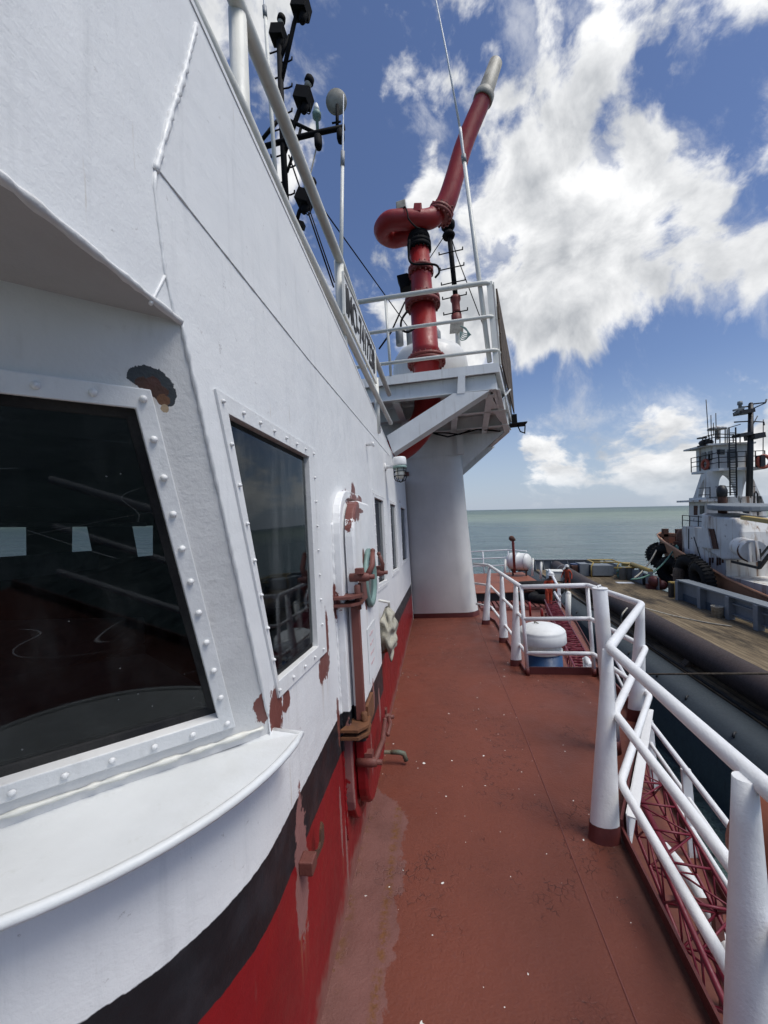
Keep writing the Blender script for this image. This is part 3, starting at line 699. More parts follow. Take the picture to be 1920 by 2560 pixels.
for z in (-.345, -.985):
    h = MB()
    for dz in (-.024, .012):
        h.prism([wp(1.87, z + dz, .0), wp(1.87, z + dz, .09), wp(1.93, z + dz, .135), wp(2.01, z + dz, .13), wp(2.05, z + dz, .095), wp(2.05, z + dz, .05), wp(1.95, z + dz, .03)], (0, 0, .013))
    h.lathe([(.016, -.055), (.016, .065), (.010, .072)], wp(1.965, z, .105), UZ, 10); h.obox(wp(2.10, z + .02, .108), WD * .09, WN * .009, UZ * .055)
    h.build('hinge', M['primer'] if z > -.6 else M['rust'], door)
mb = MB(); mb.bar(wp(1.985, -.39, .085), wp(1.985, -.955, .085), .045, .04, WN); mb.build('hinge_bar', M['oxide'], door)
pc = wp(2.335, -.285, .105)
mb = MB(); mb.lathe([(.135, -.004), (.175, -.004), (.178, .012), (.165, .022), (.14, .020), (.135, .0)], pc, WN, 32); ph = mb.build('porthole', M['teal'], door)
mb = MB(); mb.lathe([(.134, 0), (.134, .004)], pc, WN, 32, smooth=False); mb.build('porthole_glass', M['tug_glass'], ph)
def dog(parent, hub, tipv, wedge=None):
    d = MB(); hub = V(hub); d.lathe([(.022, -.06), (.024, .02), (.020, .04), (.014, .045)], hub, WN, 12)
    d.lathe([(.013, .0), (.013, .07)], hub, WN, 10)
    tipv = V(tipv); dr = (tipv - hub).normalized()
    d.tube([hub + WN * .03, hub.lerp(tipv, .45) + WN * .045, tipv + WN * .03], [.017, .014, .012], 8); d.ball(tipv + WN * .03, .015, 8)
    if wedge: d.obox(hub + V(wedge) * .06, WD * .024, WN * .02, UZ * .014)
    return d.build('dog_handle', M['primer'], parent)
dog(door, wl(903, 1443, .125), wl(918, 1378, .15), (0, -.5, .6))
dog(door, wl(944, 1432, .11), wl(936, 1385, .10), (0, .5, .5))
dog(door, wl(922, 1905, .11), wl(950, 1800, .12), (0, .3, .5))
dog(door, wl(960, 1792, .09), wl(958, 1835, .11), (0, .2, .6))
mb = MB(); q = [wl(898, 1605, .104), wl(945, 1545, .104), wl(944, 1655, .104), wl(902, 1735, .104)]
for i in range(4): q[i] = wp(q[i].y, q[i].z, .1035)
y0, y1, z0, z1 = 2.18, 2.46, -.86, -.56
mb.obox(wp((y0 + y1) / 2, (z0 + z1) / 2, .103), WD * (y1 - y0) / 2, WN * .0016, UZ * (z1 - z0) / 2); no = mb.build('notice', M['paper'], door)
mb = MB()
for k in range(4):
    zz = z1 - .05 - k * .055
    y = y0 + .07
    while y < y1 - .08:
        w = random.uniform(.010, .026); mb.obox(wp(y, zz + random.uniform(-.003, .003), .1052), WD * w / 2, WN * .0006, UZ * random.uniform(.005, .009)); y += w + .008
mb.build('notice_lettering', M['ink'], no)
# small fittings on the house
mb = MB(); c = wl(750, 2165); b0 = c + WN * .0
mb.obox(c + WN * .024 + WD * .012, WD * .026, WN * .024, UZ * .022); mb.build('hook_block', M['primer'], dh, .004)
mb = MB(); k0 = c + WN * .035 + WD * .05; pk_ = k0
mb.prism([k0 + WD * 0 + UZ * .02, k0 + WD * .05 + UZ * -.012, k0 + WD * .085 + UZ * .0, k0 + WD * .10 + UZ * .055, k0 + WD * .125 + UZ * .085, k0 + WD * .150 + UZ * .05, k0 + WD * .150 + UZ * -.03, k0 + WD * .11 + UZ * -.045, k0 + UZ * -.03], WN * .012); mb.v = [pk_ + (q - pk_) * .62 for q in mb.v]
mb.build('hook_plate', M['rust'], dh)
mb = MB(); c = wl(915, 1112); mb.lathe([(.012, 0), (.012, .05), (.02, .052), (.02, .07)], c, WN, 10); mb.build('cable_stub', M['white'], dh)
mb = MB(); c = wl(948, 1880); mb.lathe([(.022, 0), (.022, .035), (.013, .04), (.013, .10)], c, WN, 10)
mb.tube([c + WN * .09, c + WN * .15, c + WN * .185 - UZ * .01, c + WN * .20 - UZ * .06], .017, 9); mb.build('drain_spout', M['verdigris'], dh)
mb = MB(); c = wl(1012, 1186); mb.obox(c + WN * .04, WD * .05, WN * .04, UZ * .04); mb.build('small_lug', M['primer'], dh)

# lamp on the wall
c = wl(962, 1168); LC = c + WN * .17
wlamp = thing('bulkhead_lamp', 'white caged lamp on an arm on the house wall above the windows', 'lamp', c)
mb = MB(); mb.lathe([(.045, 0), (.045, .012), (.025, .02)], c, WN, 12); mb.tube([c, c + WN * .10, LC + UZ * .045], .02, 9); mb.build('arm', M['white'], wlamp)
mb = MB(); mb.lathe([(.074, .0), (.078, .02), (.078, .085), (.066, .10), (.02, .104)], LC, UZ, 20); mb.build('housing', M['white'], wlamp)
mb = MB(); mb.lathe([(.080, -.028), (.080, -.004), (.07, .0)], LC, UZ, 20); mb.build('collar', M['teal'], wlamp)
mb = MB(); mb.lathe([(.05, -.02), (.052, -.10), (.042, -.135), (.01, -.150)], LC, UZ, 16); mb.build('lamp_glass', M['lampglass'], wlamp)
mb = MB()
for k in range(3):
    a = R(60 * k + 15); u = V((cos(a), sin(a), 0)); q = [LC + u * .070 - UZ * .02, LC + u * .070 - UZ * .13, LC + u * .055 - UZ * .165, LC - UZ * .185, LC - u * .055 - UZ * .165, LC - u * .070 - UZ * .13, LC - u * .070 - UZ * .02]
    mb.tube(q, .0048, 6)
for dz in (.065, .115): mb.torus(LC - UZ * dz, UZ, .071, .0045, 20, 6)
mb.build('cage', M['black'], wlamp)

# folded canvas cover hanging from a hook
c = wl(945, 1505, .02); c = wp(c.y, c.z, .03)
rag = thing('canvas_cover', 'crumpled beige canvas cover hanging beside the door by its loop', 'canvas', c - UZ * .5)
mb = MB(); mb.tube([wp(c.y, c.z + .02, 0), c + WN * .05, c + WN * .07 + WD * .08 - UZ * .02, c + WN * .06 + WD * .13 - UZ * .11], .011, 8); mb.build('hook', M['white_cream'], rag)
mb = MB(); nu, nv = 44, 34; vs = []
for j in range(nv + 1):
    v = j / nv; wdt = .03 + .13 * min(1, (v * 2.6) ** .8) * (1 - .30 * max(0, v - .75) / .25)
    for i in range(nu):
        a = 2 * pi * i / nu
        f = 1 + .55 * mnoise.noise(V((cos(a) * 1.9, sin(a) * 1.9, v * 4.5 + 4))) + .13 * sin(a * 5 + v * 7) + .10 * sin(v * 22 + a * 2)
        vs.append(c + WD * (.09 + wdt * cos(a) * f + .02 * v) + WN * (.05 + wdt * .42 * sin(a) * f) - UZ * (.06 + .36 * v + .12 * mnoise.noise(V((cos(a) * 1.3, sin(a) * 1.3, 7))) * v))
mb.add(vs, [(j * nu + i, j * nu + (i + 1) % nu, (j + 1) * nu + (i + 1) % nu, (j + 1) * nu + i) for j in range(nv) for i in range(nu)] + [tuple(range(nv * nu, nv * nu + nu))], True)
mb.build('canvas', M['canvas'], rag)

# ================================================================== bridge wing deck
dk = [(-.9, -1.6), (.70, -1.6), (.772, 1.2), (.835, 2.36), (1.52, 3.63), (1.565, 4.715), (.785, 4.735), (.735, 7.15), (.60, 7.62), (.56, 8.6), (-.9, 8.6)]
bz = min(p[1] for p in dk)
cx = (-.9 + 1.565) / 2; cy = (-1.6 + 8.6) / 2
mb = MB(); mb.prism([(x, y, -1.75) for x, y in dk], (0, 0, -.14))
struct(mb, 'bridge_deck', deck_mat('bridge_deck_paint', (cx, cy, -1.89)))
mb = MB()
def toe(m, pts, h=.085, t=.014):
    for a, b in zip(pts, pts[1:]):
        m.bar((a[0], a[1], -1.75 + h / 2 - .002), (b[0], b[1], -1.75 + h / 2 - .002), t, h)
toe(mb, dk[1:4], .062, .012); toe(mb, dk[3:6], .10); toe(mb, dk[5:7], .085); toe(mb, dk[6:9], .05)
solo(mb, 'deck_coaming', M['toe'], 'low dark red coaming plate standing along the outer deck edge', 'coaming')
mb = MB(); mb.bar((.865, 2.36, -1.715), (1.55, 3.62, -1.715), .010, .19); mb.bar((.880, 2.33, -1.62), (1.565, 3.60, -1.62), .05, .008)
solo(mb, 'edge_plate', M['white_rail'], 'white plate outside the coaming where the deck edge runs diagonally', 'plate')
mb = MB(); mb.tube([(.56, -1.5, -1.7505), (.54, 1.0, -1.7505), (.52, 3.4, -1.7505), (.47, 5.2, -1.7505), (.42, 7.6, -1.7505)], .0042, 6)
mb.build('deck_weld_seam', M['oxide'], None, 0, True)['kind'] = 'structure'

# ================================================================== railings of the bridge wing
ZR = (-.75, -1.115, -1.50)
def stanchion(parent, b, t, wb=.068, wt=.024, shoe=.075, sq=.62):
    b, t = V(b), V(t); m = MB(); n = 14; vs = []
    for k in range(9):
        f = k / 8; c = b.lerp(t, f); w = wb * (1 - f) + wt * f
        for j in range(n): a = 2 * pi * j / n; vs.append(c + V((cos(a) * w, sin(a) * w * (sq + (1 - sq) * f), 0)))
    hs = shoe / max(.01, (t - b).length)
    fs = [(i * n + j, i * n + (j + 1) % n, (i + 1) * n + (j + 1) % n, (i + 1) * n + j) for i in range(8) for j in range(n)]
    m.add(vs, fs, True); m.f.append([8 * n + j for j in range(n)]); m.sm.append(False); m.mi.append(0)
    s = m.build('stanchion', M['white_rail'], parent)
    m = MB(); vs = []
    for f in (0, .5, 1):
        c = b.lerp(t, f * hs) ; w = (wb * (1 - f * hs) + wt * f * hs) * 1.035
        for j in range(n): a = 2 * pi * j / n; vs.append(c + V((cos(a) * w, sin(a) * w * sq * 1.03, 0)))
    m.add(vs, [(i * n + j, i * n + (j + 1) % n, (i + 1) * n + (j + 1) % n, (i + 1) * n + j) for i in range(2) for j in range(n)], True); m.build('painted_foot', M['toe'], s)
    return s
def rail(parent, pts, z, r, name='rail', mat='white_rail', n=14, rnd=.05):
    P = [V((x, y, z if not isinstance(z, (list, tuple)) else z[i])) for i, (x, y) in enumerate(pts)]
    q = [P[0]]
    for a, b, c in zip(P, P[1:], P[2:]):
        e = min(rnd, (b - a).length * .4, (c - b).length * .4); u = b + (a - b).normalized() * e; w = b + (c - b).normalized() * e
        for t in (0, .25, .5, .75, 1): q.append(u * (1 - t) ** 2 + b * 2 * t * (1 - t) + w * t * t)
    q.append(P[-1]); m = MB(); m.tube(q, r, n, fit=False); return m.build(name, M[mat], parent)
rl = thing('railing', 'white pipe railing with tapered posts along the deck edge towards the casing', 'railing', (.7, 6.1, -1.75))
pA = [(.46, 7.60), (.70, 7.28), (.80, 4.70)]
for z, r in zip(ZR, (.025, .020, .020)): rail(rl, pA, z, r)
for b in ((.56, 7.06), (.715, 5.98), (.725, 5.02)): stanchion(rl, (*b, -1.75), (.70 + (7.28 - b[1]) * .041 if b[1] < 7 else .69, b[1], -.76))
rl2 = thing('railing', 'white pipe railing that crosses the walkway edge and zigzags round the near corner', 'railing', (1.1, 3.0, -1.75))
pB = [(.80, 4.70), (1.50, 4.66), (1.575, 3.60), (.872, 2.43), (.800, 1.25), (.74, -1.2)]
for z, r in zip(ZR, (.027, .0225, .0225)): rail(rl2, pB, z, r, n=18)
for b in ((.80, 4.70), (1.50, 4.67)):
    m = MB(); m.tube([(*b, -1.67), (*b, -.75)], .021, 12); s = m.build('post', M['white_rail'], rl2)
    m = MB(); m.tube([(*b, -1.75), (*b, -1.665)], .0225, 12); m.build('painted_foot', M['toe'], s)
stanchion(rl2, (1.495, 3.70, -1.75), (1.565, 3.60, -.76), .075, .028, .10)
stanchion(rl2, (.735, 2.345, -1.75), (.862, 2.43, -.76), .080, .026, .085)
nt = S(1852, 1970, Z=-.775); stanchion(rl2, (nt.x - .045, nt.y + .01, -1.75), (nt.x + .012, nt.y, -.745), .078, .028, .08, .8)
mb = MB(); pc_ = (1.115, 3.20, 0)
vp = thing('standpipe', 'thick round white standpipe with capped top rising inside the railing corner', 'pipe', (1.115, 3.2, -1.75))
mb.lathe([(.052, -1.66), (.052, -.548), (.050, -.544)], pc_, UZ, 24); mb.build('pipe', M['white_rail'], vp)
mb = MB(); mb.lathe([(.0545, -.545), (.0545, -.538), (.045, -.534)], pc_, UZ, 24); mb.tube([(1.10, 3.18, -.536), (1.10, 3.19, -.520), (1.13, 3.22, -.520), (1.13, 3.22, -.536)], .005, 6); mb.build('cap', M['white_rail'], vp)
mb = MB(); mb.lathe([(.056, -1.75), (.054, -1.655)], pc_, UZ, 24); mb.build('painted_foot', M['toe'], vp)

# ================================================================== casing and monitor platform
cas = thing('funnel_casing', 'smooth white casing with a rounded corner closing the far end of the walkway', 'casing', (-.1, 8.6, -1.75))
mb = MB(); rings = []
def cas_ring(z, xr):
    r = .30; p = [(-1.2, 7.60)]
    for k in range(13):
        a = R(-90 + 90 * k / 12); p.append((xr - r + r * cos(a), 7.60 + r + r * sin(a)))
    p += [(xr, 11.0), (-1.2, 11.0)]
    return [V((x, y, z)) for x, y in p]
prof = [(-1.66, .505), (-1.62, .498), (-1.3, .475), (-.8, .452), (0, .42), (.8, .395), (1.5, .378), (2.0, .37)]
vs = []
for z, xr in prof: vs += cas_ring(z, xr)
n = 16
mb.add(vs, [(j * n + i, j * n + (i + 1) % n, (j + 1) * n + (i + 1) % n, (j + 1) * n + i) for j in range(len(prof) - 1) for i in range(n)], True)
mb.build('casing_shell', M['casing'], cas)
mb = MB(); vs = cas_ring(-1.75, .525) + cas_ring(-1.66, .515); mb.add(vs, [(i, (i + 1) % n, n + (i + 1) % n, n + i) for i in range(n)], True); mb.build('painted_foot', M['toe'], cas)
mb = MB(); mb.box((-.9, 7.588, 1.352), (.36, 7.60, 1.362)); mb.box((.30, 7.55, 1.36), (.42, 7.62, 2.0)); mb.build('casing_seam', M['casing'], cas)

PY = 5.3
pl = thing('monitor_platform', 'white railed platform on struts carrying the red water cannon above the walkway', 'platform', (-.1, 7.5, 1.8))
ZT, ZB, ZF = 2.128, 2.02, 1.80
oln = [(-1.25, PY), (.818, PY), (1.41, 8.05), (1.20, 9.5), (.60, 10.9), (-1.25, 10.9)]
mb = MB(); mb.prism([(x, y, ZB + .02) for x, y in oln], (0, 0, ZT - ZB - .02)); mb.build('plate', M['white_far'], pl)
mb = MB()
def inset(p, d):
    c = V((-.1, 7.6, 0)); q = V((p[0], p[1], 0)); v = c - q; v.normalize(); return q + v * d
for a, b in zip(oln[:-1], oln[1:]):
    A, B = inset(a, .10), inset(b, .10)
    mb.bar((A.x, A.y, (ZB + ZF) / 2), (B.x, B.y, (ZB + ZF) / 2), .014, ZB - ZF)
    mb.bar((A.x, A.y, ZF + .006), (B.x, B.y, ZF + .006), .10, .012)
mb.bar((.818, PY - .006, 2.07), (-1.25, PY - .006, 2.07), .012, .125)
mb.bar((.824, PY, 2.07), (1.416, 8.05, 2.07), .012, .125); mb.bar((1.416, 8.05, 2.07), (1.206, 9.5, 2.07), .012, .125)
mb.build('edge_beam', M['white_far'], pl)
for a, b, w in (((-1.2, 6.4), (1.05, 6.4), .02), ((-1.2, 7.4), (1.25, 7.4), .02), ((-1.2, 8.5), (1.2, 8.5), .02), ((.25, 5.45), (.25, 10.5), .02), ((-.6, 5.45), (-.6, 10.5), .02), ((.72, 5.55), (.95, 9.6), .02)):
    m = MB(); m.bar((*a, 1.90), (*b, 1.90), w, .22); m.bar((*a, 1.795), (*b, 1.795), .10, .012); m.build('cross_beam', M['white_far'], pl)
m = MB(); m.prism([S(1145, 938, Y=PY - .02), S(1163, 936, Y=PY - .02), S(1163, 982, Y=PY - .02), S(1143, 984, Y=PY - .02)], (0, .03, 0)); m.build('stiffener', M['white_far'], pl)
m = MB(); a = [(-.735, 1.295), (.204, 1.785), (.68, 1.770), (-.665, 1.046)]
m.prism([(x, PY + .12, z) for x, z in a], (0, .012, 0)); m.prism([(x, PY, z) for x, z in (a[0], a[1], (.204, 1.773), (-.735, 1.283))], (0, .26, 0)); m.prism([(x, PY, z) for x, z in (a[2], a[3], (-.665, 1.058), (.665, 1.775))], (0, .26, 0))
m.prism([(x, PY - .012, z) for x, z in a], (0, .012, 0)); m.build('strut', M['white_far'], pl)
m = MB(); m.bar(S(1215, 985, Y=5.5), S(1272, 1075, Y=8.3), .10, .02); m.bar(S(1240, 1010, Y=6.2), S(1270, 975, Y=6.6), .10, .02); m.build('gusset', M['white_far'], pl)
# bracket from casing to platform
for y in (7.9, 9.4):
    m = MB(); m.prism([(.36, y, 1.1), (1.25, y, 1.80), (.36, y, 1.80)], (0, .015, 0)); m.build('bracket', M['white_far'], pl)
m = MB(); m.tube([S(1073, 1078, Y=7.2), S(1090, 1085, Y=7.2), S(1120, 1092, Y=7.3), S(1160, 1082, Y=7.4), S(1195, 1073, Y=7.6), S(1250, 1078, Y=7.8)], .016, 6); m.tube([S(1080, 1082, Y=7.18), S(1110, 1082, Y=7.2), S(1150, 1086, Y=7.35), S(1180, 1072, Y=7.5)], .012, 6); m.ball(S(1214, 1070, Y=7.6), .055, 8); m.build('cable_run', M['black'], pl)
m = MB(); c = S(1293, 1062, Y=8.0); m.obox(c, (.17, .03, .01), (0, .16, 0), (0, 0, .010)); m.obox(c + V((-.03, .1, .12)), (.05, 0, 0), (0, .03, 0), (0, 0, .12)); m.tube([c + V((0, 0, 0)), c + V((.05, 0, -.14)), c + V((.13, 0, -.18)), c + V((.15, 0, -.02))], .012, 6); m.build('hanging_floodlight', M['black'], pl)
# railing of the platform
gr = M['white_cream']
for zz, r in ((3.25, .033), (2.78, .024), (2.315, .024)):
    rail(pl, [(-1.42, PY), (.78 + (3.25 - zz) * .05, PY), (.84 + (3.25 - zz) * .05, PY + .2)], zz, r, 'rail', 'white_cream', 10, .12)
    rail(pl, [(.84, 5.5), (1.42, 8.05), (1.2, 9.5)], zz, .02, 'rail', 'white_cream', 8)
m = MB(); m.bar((.80, PY + .02, 2.128), (.785, PY + .02, 3.27), .012, .075, (1, 0, 0)); m.bar((.86, PY + .08, 2.128), (.845, PY + .08, 3.27), .075, .012, (1, 0, 0)); m.build('corner_post', gr, pl)
for x, y in ((-.63, PY), (1.13, 6.75), (1.42, 8.05)):
    m = MB(); m.tube([(x, y, 2.128), (x - .01, y, 3.25)], .020, 8); m.build('post', gr, pl)
wb = MB()
for k in range(5):
    z0 = 2.16 + k * .215; wb.bar((.888, PY + .12, z0 + .1), (1.475, 8.02, z0 + .1), .022, .205 if k % 2 else .195)
wb.build('side_board', M['old_wood'], pl)

# ================================================================== fire monitor
fm = thing('fire_monitor', 'big red water cannon aimed skyward from the platform with grey nozzle', 'water cannon', (-.15, 6.2, ZT))
c0 = V((-.15, 6.2, 0))
def flange(m, z0, r, t=.05, bolts=16, br=.017, o=None, ax=(0, 0, 1)):
    o = o or c0; m.lathe([(r * .9, z0 - .004), (r, z0), (r, z0 + t), (r * .97, z0 + t + .006), (r * .97, z0 + t * 1.25), (r, z0 + t * 1.3), (r, z0 + t * 2.2), (r * .8, z0 + t * 2.3)], o, ax, 32)
    a = V(ax).normalized(); q = V((1, 0, 0)) if abs(a.x) < .9 else V((0, 1, 0)); u = a.cross(q).normalized(); w = a.cross(u)
    for k in range(bolts):
        an = 2 * pi * k / bolts; p = V(o) + (u * cos(an) + w * sin(an)) * r * .9
        m.lathe([(br, z0 - .030), (br, z0 + t * 2.2 + .03)], p, a, 6, smooth=False)
m = MB(); m.lathe([(.205, 2.128), (.205, 2.58), (.225, 2.62), (.215, 2.80), (.222, 2.83), (.205, 2.86), (.200, 3.62)], c0, UZ, 32); m.build('riser_pipe', M['red_mon'], fm)
m = MB(); flange(m, 2.60, .305, .05, 20); m.build('flange', M['red_dull'], fm)
m = MB(); flange(m, 3.56, .285, .06, 18); m.build('flange', M['red_dull'], fm)
c1 = V((-.145, 6.2, 0))
m = MB(); m.lathe([(.205, 3.66), (.195, 3.72), (.170, 3.78), (.165, 4.02), (.175, 4.06), (.165, 4.08), (.160, 4.52)], c1, UZ, 28); m.build('swivel_pipe', M['red_mon'], fm)
m = MB(); flange(m, 4.10, .205, .045, 14, .014, c1); m.build('flange', M['red_dull'], fm)
m = MB(); flange(m, 4.50, .195, .055, 14, .013, c1); m.lathe([(.165, 4.62), (.185, 4.70), (.165, 4.76)], c1, UZ, 24); m.build('slewing_ring', M['black'], fm)
def curve(pts, k=8):
    P = [V(p) for p in pts]; P = [P[0] * 2 - P[1]] + P + [P[-1] * 2 - P[-2]]; q = []
    for i in range(1, len(P) - 2):
        a, b, c, d = P[i - 1:i + 3]
        for j in range(k):
            t = j / k; q.append(.5 * ((2 * b) + (c - a) * t + (2 * a - 5 * b + 4 * c - d) * t * t + (3 * b - a - 3 * c + d) * t ** 3))
    q.append(P[-2]); return q
a = V((-.145, 6.2, 4.57))
p1 = curve([a, a + V((-.01, 0, .10)), a + V((-.08, .06, .25)), a + V((-.25, .15, .335)), a + V((-.42, .19, .36)), a + V((-.55, .10, .37)), a + V((-.575, -.04, .37)), a + V((-.46, -.16, .38)), a + V((-.30, -.17, .37)), a + V((-.05, -.14, .35)), a + V((.12, -.10, .35)), a + V((.26, -.05, .41)), a + V((.345, 0, .53))])
m = MB(); m.tube(p1, [.148] * len(p1), 24, fit=False); m.build('double_elbow', M['red_mon'], fm)
b0, b1 = S(1100, 538, Y=6.2), S(1209, 245, Y=6.2); bd = (b1 - b0).normalized()
m = MB(); flange(m, -.03, .205, .045, 14, .02, b0, bd)
for k in range(10): m.ball(b0 + V((random.uniform(-.2, .2), -.1, random.uniform(-.03, .07))), .02, 6)
m.build('barrel_flange', M['red_dull'], fm)
bp = curve([b0, b0.lerp(b1, .12) + V((.03, 0, 0)), b0.lerp(b1, .3) + V((.012, 0, 0)), b0.lerp(b1, .62) + V((-.035, 0, .0)), b1])
m = MB(); m.tube(bp, [  .178 - .042 * (i / (len(bp) - 1)) ** .7 for i in range(len(bp))], 26, fit=False); m.build('barrel', M['red_mon'], fm)
e1 = S(1239, 158, Y=6.2); nd = (e1 - b1).normalized(); L = (e1 - b1).length
m = MB(); m.lathe([(.150, -.06), (.158, -.05), (.158, .05), (.135, .065), (.126, .10), (.106, L), (.090, L), (.090, L * .7)], b1, nd, 28); m.build('nozzle', M['nozzle'], fm)
m = MB(); c = S(1003, 519, Y=6.0); m.obox(c, (.075, 0, .01), (0, .07, 0), (0, 0, .065)); m.build('gear_box', M['nozzle'], fm, .01)
m = MB(); c = S(1044, 524, Y=5.98); m.obox(c, (.06, 0, -.01), (0, .06, 0), (.012, 0, .065)); m.build('junction_box', M['red_mon'], fm, .01)
m = MB(); m.tube(curve([S(1006, 530, Y=5.95), S(1012, 517, Y=5.9), S(1018, 530, Y=5.85), S(1022, 548, Y=5.82), S(1038, 566, Y=5.82), S(1050, 572, Y=5.84)]), .012, 6); m.build('control_hose', M['black'], fm)
m = MB(); m.tube(curve([S(1024, 600, Y=6.0), S(1022, 645, Y=5.97), S(1035, 660, Y=5.95), S(1068, 660, Y=5.95), S(1092, 664, Y=5.97), S(1098, 680, Y=5.97), S(1088, 694, Y=5.97)]), .017, 7); m.build('control_hose', M['black'], fm)
m = MB(); m.tube(curve([S(1018, 778, Y=5.95), S(1004, 800, Y=5.9), S(1004, 822, Y=5.9), S(1020, 830, Y=5.95), S(1040, 818, Y=6.0)]), .018, 7); m.build('control_hose', M['black'], fm)
m = MB(); q = [S(991, 688, Y=6.3), S(1018, 681, Y=6.3), S(1030, 690, Y=6.3), S(1026, 712, Y=6.3), S(1012, 716, Y=6.3), S(1000, 725, Y=6.3), S(999, 708, Y=6.3)]; m.prism(q, (0, .22, 0)); m.build('floodlight', M['black'], fm, .012)
u0 = V((-.17, 6.25, 2.1)); m = MB(); q = curve([u0, u0 + V((-.03, 0, -.25)), u0 + V((-.16, .02, -.5)), u0 + V((-.42, .05, -.74)), u0 + V((-.85, .05, -.92)), u0 + V((-1.3, .05, -1.0))]); m.tube(q, .215, 24, fit=False); m.build('supply_bend', M['red_mon'], fm)

# white domed tank and exhausts behind the cannon
tk = thing('domed_tank', 'white round-shouldered tank standing behind the red cannon on the platform', 'tank', (-.1, 7.6, ZT))
tc = V((-.12, 7.55, 0)); m = MB(); m.lathe([(.72, 2.14), (.725, 3.05), (.70, 3.24), (.62, 3.37), (.50, 3.44), (.30, 3.48), (.05, 3.49)], tc, UZ, 40); m.build('shell', M['raft'], tk)
for px in (999, 1026):
    m = MB(); c = S(px, 848, Y=7.5); m.lathe([(.075, -.12), (.075, .20), (.066, .21)], c, UZ, 16); m.build('vent_pipe', M['grey'], tk)
m = MB(); c = S(1093, 848, Y=7.6); m.tube([c - UZ * .2, c + UZ * .12, c + V((-.06, 0, .22)), c + V((-.16, 0, .22))], .075, 12); m.build('vent_pipe', M['grey'], tk)

# signal mast with rungs behind the cannon
MY = 8.2
sm = thing('light_mast', 'slim black mast with rungs standing behind the red cannon', 'mast', S(1146, 905, Y=MY))
m = MB(); m.tube([S(1140, 752, Y=MY), S(1122, 575, Y=MY)], .052, 10); m.build('pole', M['black'], sm)
m = MB(); c = S(1120, 566, Y=MY); m.lathe([(.09, -.1), (.145, -.02), (.15, .06), (.11, .10), (.06, .2)], c, UZ, 16); m.lathe([(.12, -.25), (.14, -.20), (.09, -.12)], c, UZ, 12); m.build('top_lantern', M['black'], sm)
m = MB(); m.lathe([(.10, -.14), (.085, -.08), (.085, .1), (.11, .16), (.11, .22)], S(1140, 768, Y=MY), UZ, 14); m.lathe([(.085, -.2), (.11, -.16), (.11, .02)], S(1141, 790, Y=MY), UZ, 14); m.build('red_base', M['red_dull'], sm)
for px, py in ((1127, 630), (1130, 669), (1133, 706), (1136, 742), (1139, 781)):
    c = S(px, py, Y=MY - .08); m = MB(); m.tube([c + V((-.245, 0, .035)), c + V((-.245, 0, -.02)), c, c + V((.245, 0, .012)), c + V((.25, 0, .07))], .013, 6); m.build('rung', M['black'], sm)
m = MB(); m.tube([S(1147, 908, Y=MY), S(1143, 800, Y=MY)], .05, 10); m.build('lower_post', M['white_cream'], sm)
m = MB(); m.prism([S(1126, 800, Y=MY - .1), S(1160, 796, Y=MY - .1), S(1158, 830, Y=MY - .1), S(1124, 834, Y=MY - .1)], (0, .02, 0)); m.build('cable_board', M['nozzle'], sm)
m = MB()
for k in range(5): m.tube(curve([S(1150 + k, 815, Y=MY - .15), S(1166 + k * 2, 822 + k * 3, Y=MY - .15), S(1168 + k * 2, 845 - k * 2, Y=MY - .15), S(1152 + k * 3, 850 - k * 4, Y=MY - .15), S(1150, 830, Y=MY - .15)]), .010, 5)
m.build('cable_coil', M['teal'], sm)
def wire(name, pts, r, mat, label, cat='wire', sag=0.0, n=6, group=None):
    P = [V(p) for p in pts]
    if sag and len(P) == 2:
        P = [P[0].lerp(P[1], t / 12) - UZ * sag * 4 * (t / 12) * (1 - t / 12) for t in range(13)]
    m = MB(); m.tube(P, r, n, fit=False); return solo(m, name, M[mat], label, cat, group)
wire('stay_wire', [S(1111, 590, Y=MY), S(1068, 655, Y=8.6)], .010, 'black', 'short dark wire from the top of the slim mast down behind the cannon')
wire('stay_wire', [S(1126, 585, Y=MY), S(1142, 640, Y=MY), S(1222, 850, Y=MY)], .010, 'black', 'long dark wire sloping from the slim mast to the platform corner')

# ================================================================== upper deck railing, sign, antennas, mast
tr = thing('railing', 'thick cream white pipe railing above the wheelhouse bulwark', 'railing', (-.62, 2.0, 1.3))
RX = -.62
m = MB(); m.tube([(RX, -.6, 1.925), (RX, 1.24, 1.918), (RX, 2.6, 1.905), S(906, 815, X=RX), S(973, 986, X=RX)], .030, 14); m.build('rail', M['white_cream'], tr)
m = MB(); m.tube([(RX + .02, -.6, 1.46), (RX + .02, 1.2, 1.465), S(725, 545, X=RX + .02), S(861, 820, X=RX + .02), S(937, 980, X=RX + .02), S(977, 1058, X=RX + .02)], .026, 12); m.build('rail', M['white_cream'], tr)
for px, y0, y1, r in ((0, 1.25, 1.25, .032), (0, 2.60, 2.60, .034), (0, 3.93, 3.95, .028)):
    m = MB(); zt = 1.91 if y0 < 3 else 1.58; m.tube([(RX - .015, y0, 1.0), (RX - .01, y1, zt)], r, 14); m.build('post', M['white_cream'], tr)
sg = thing('name_board', 'white board with black ship number lettering hung inside the upper railing', 'sign', (-.6, 3.15, 1.46))
SX = -.585
q = [S(857, 680, X=SX), S(860, 786, X=SX), S(940, 958, X=SX), S(937, 872, X=SX)]
ya, yb = q[0].y, q[2].y; zb0, zt0 = q[1].z, q[0].z; zb1, zt1 = q[2].z, q[3].z
m = MB(); m.prism(q, (-.008, 0, 0)); m.build('board', M['paper'], sg)
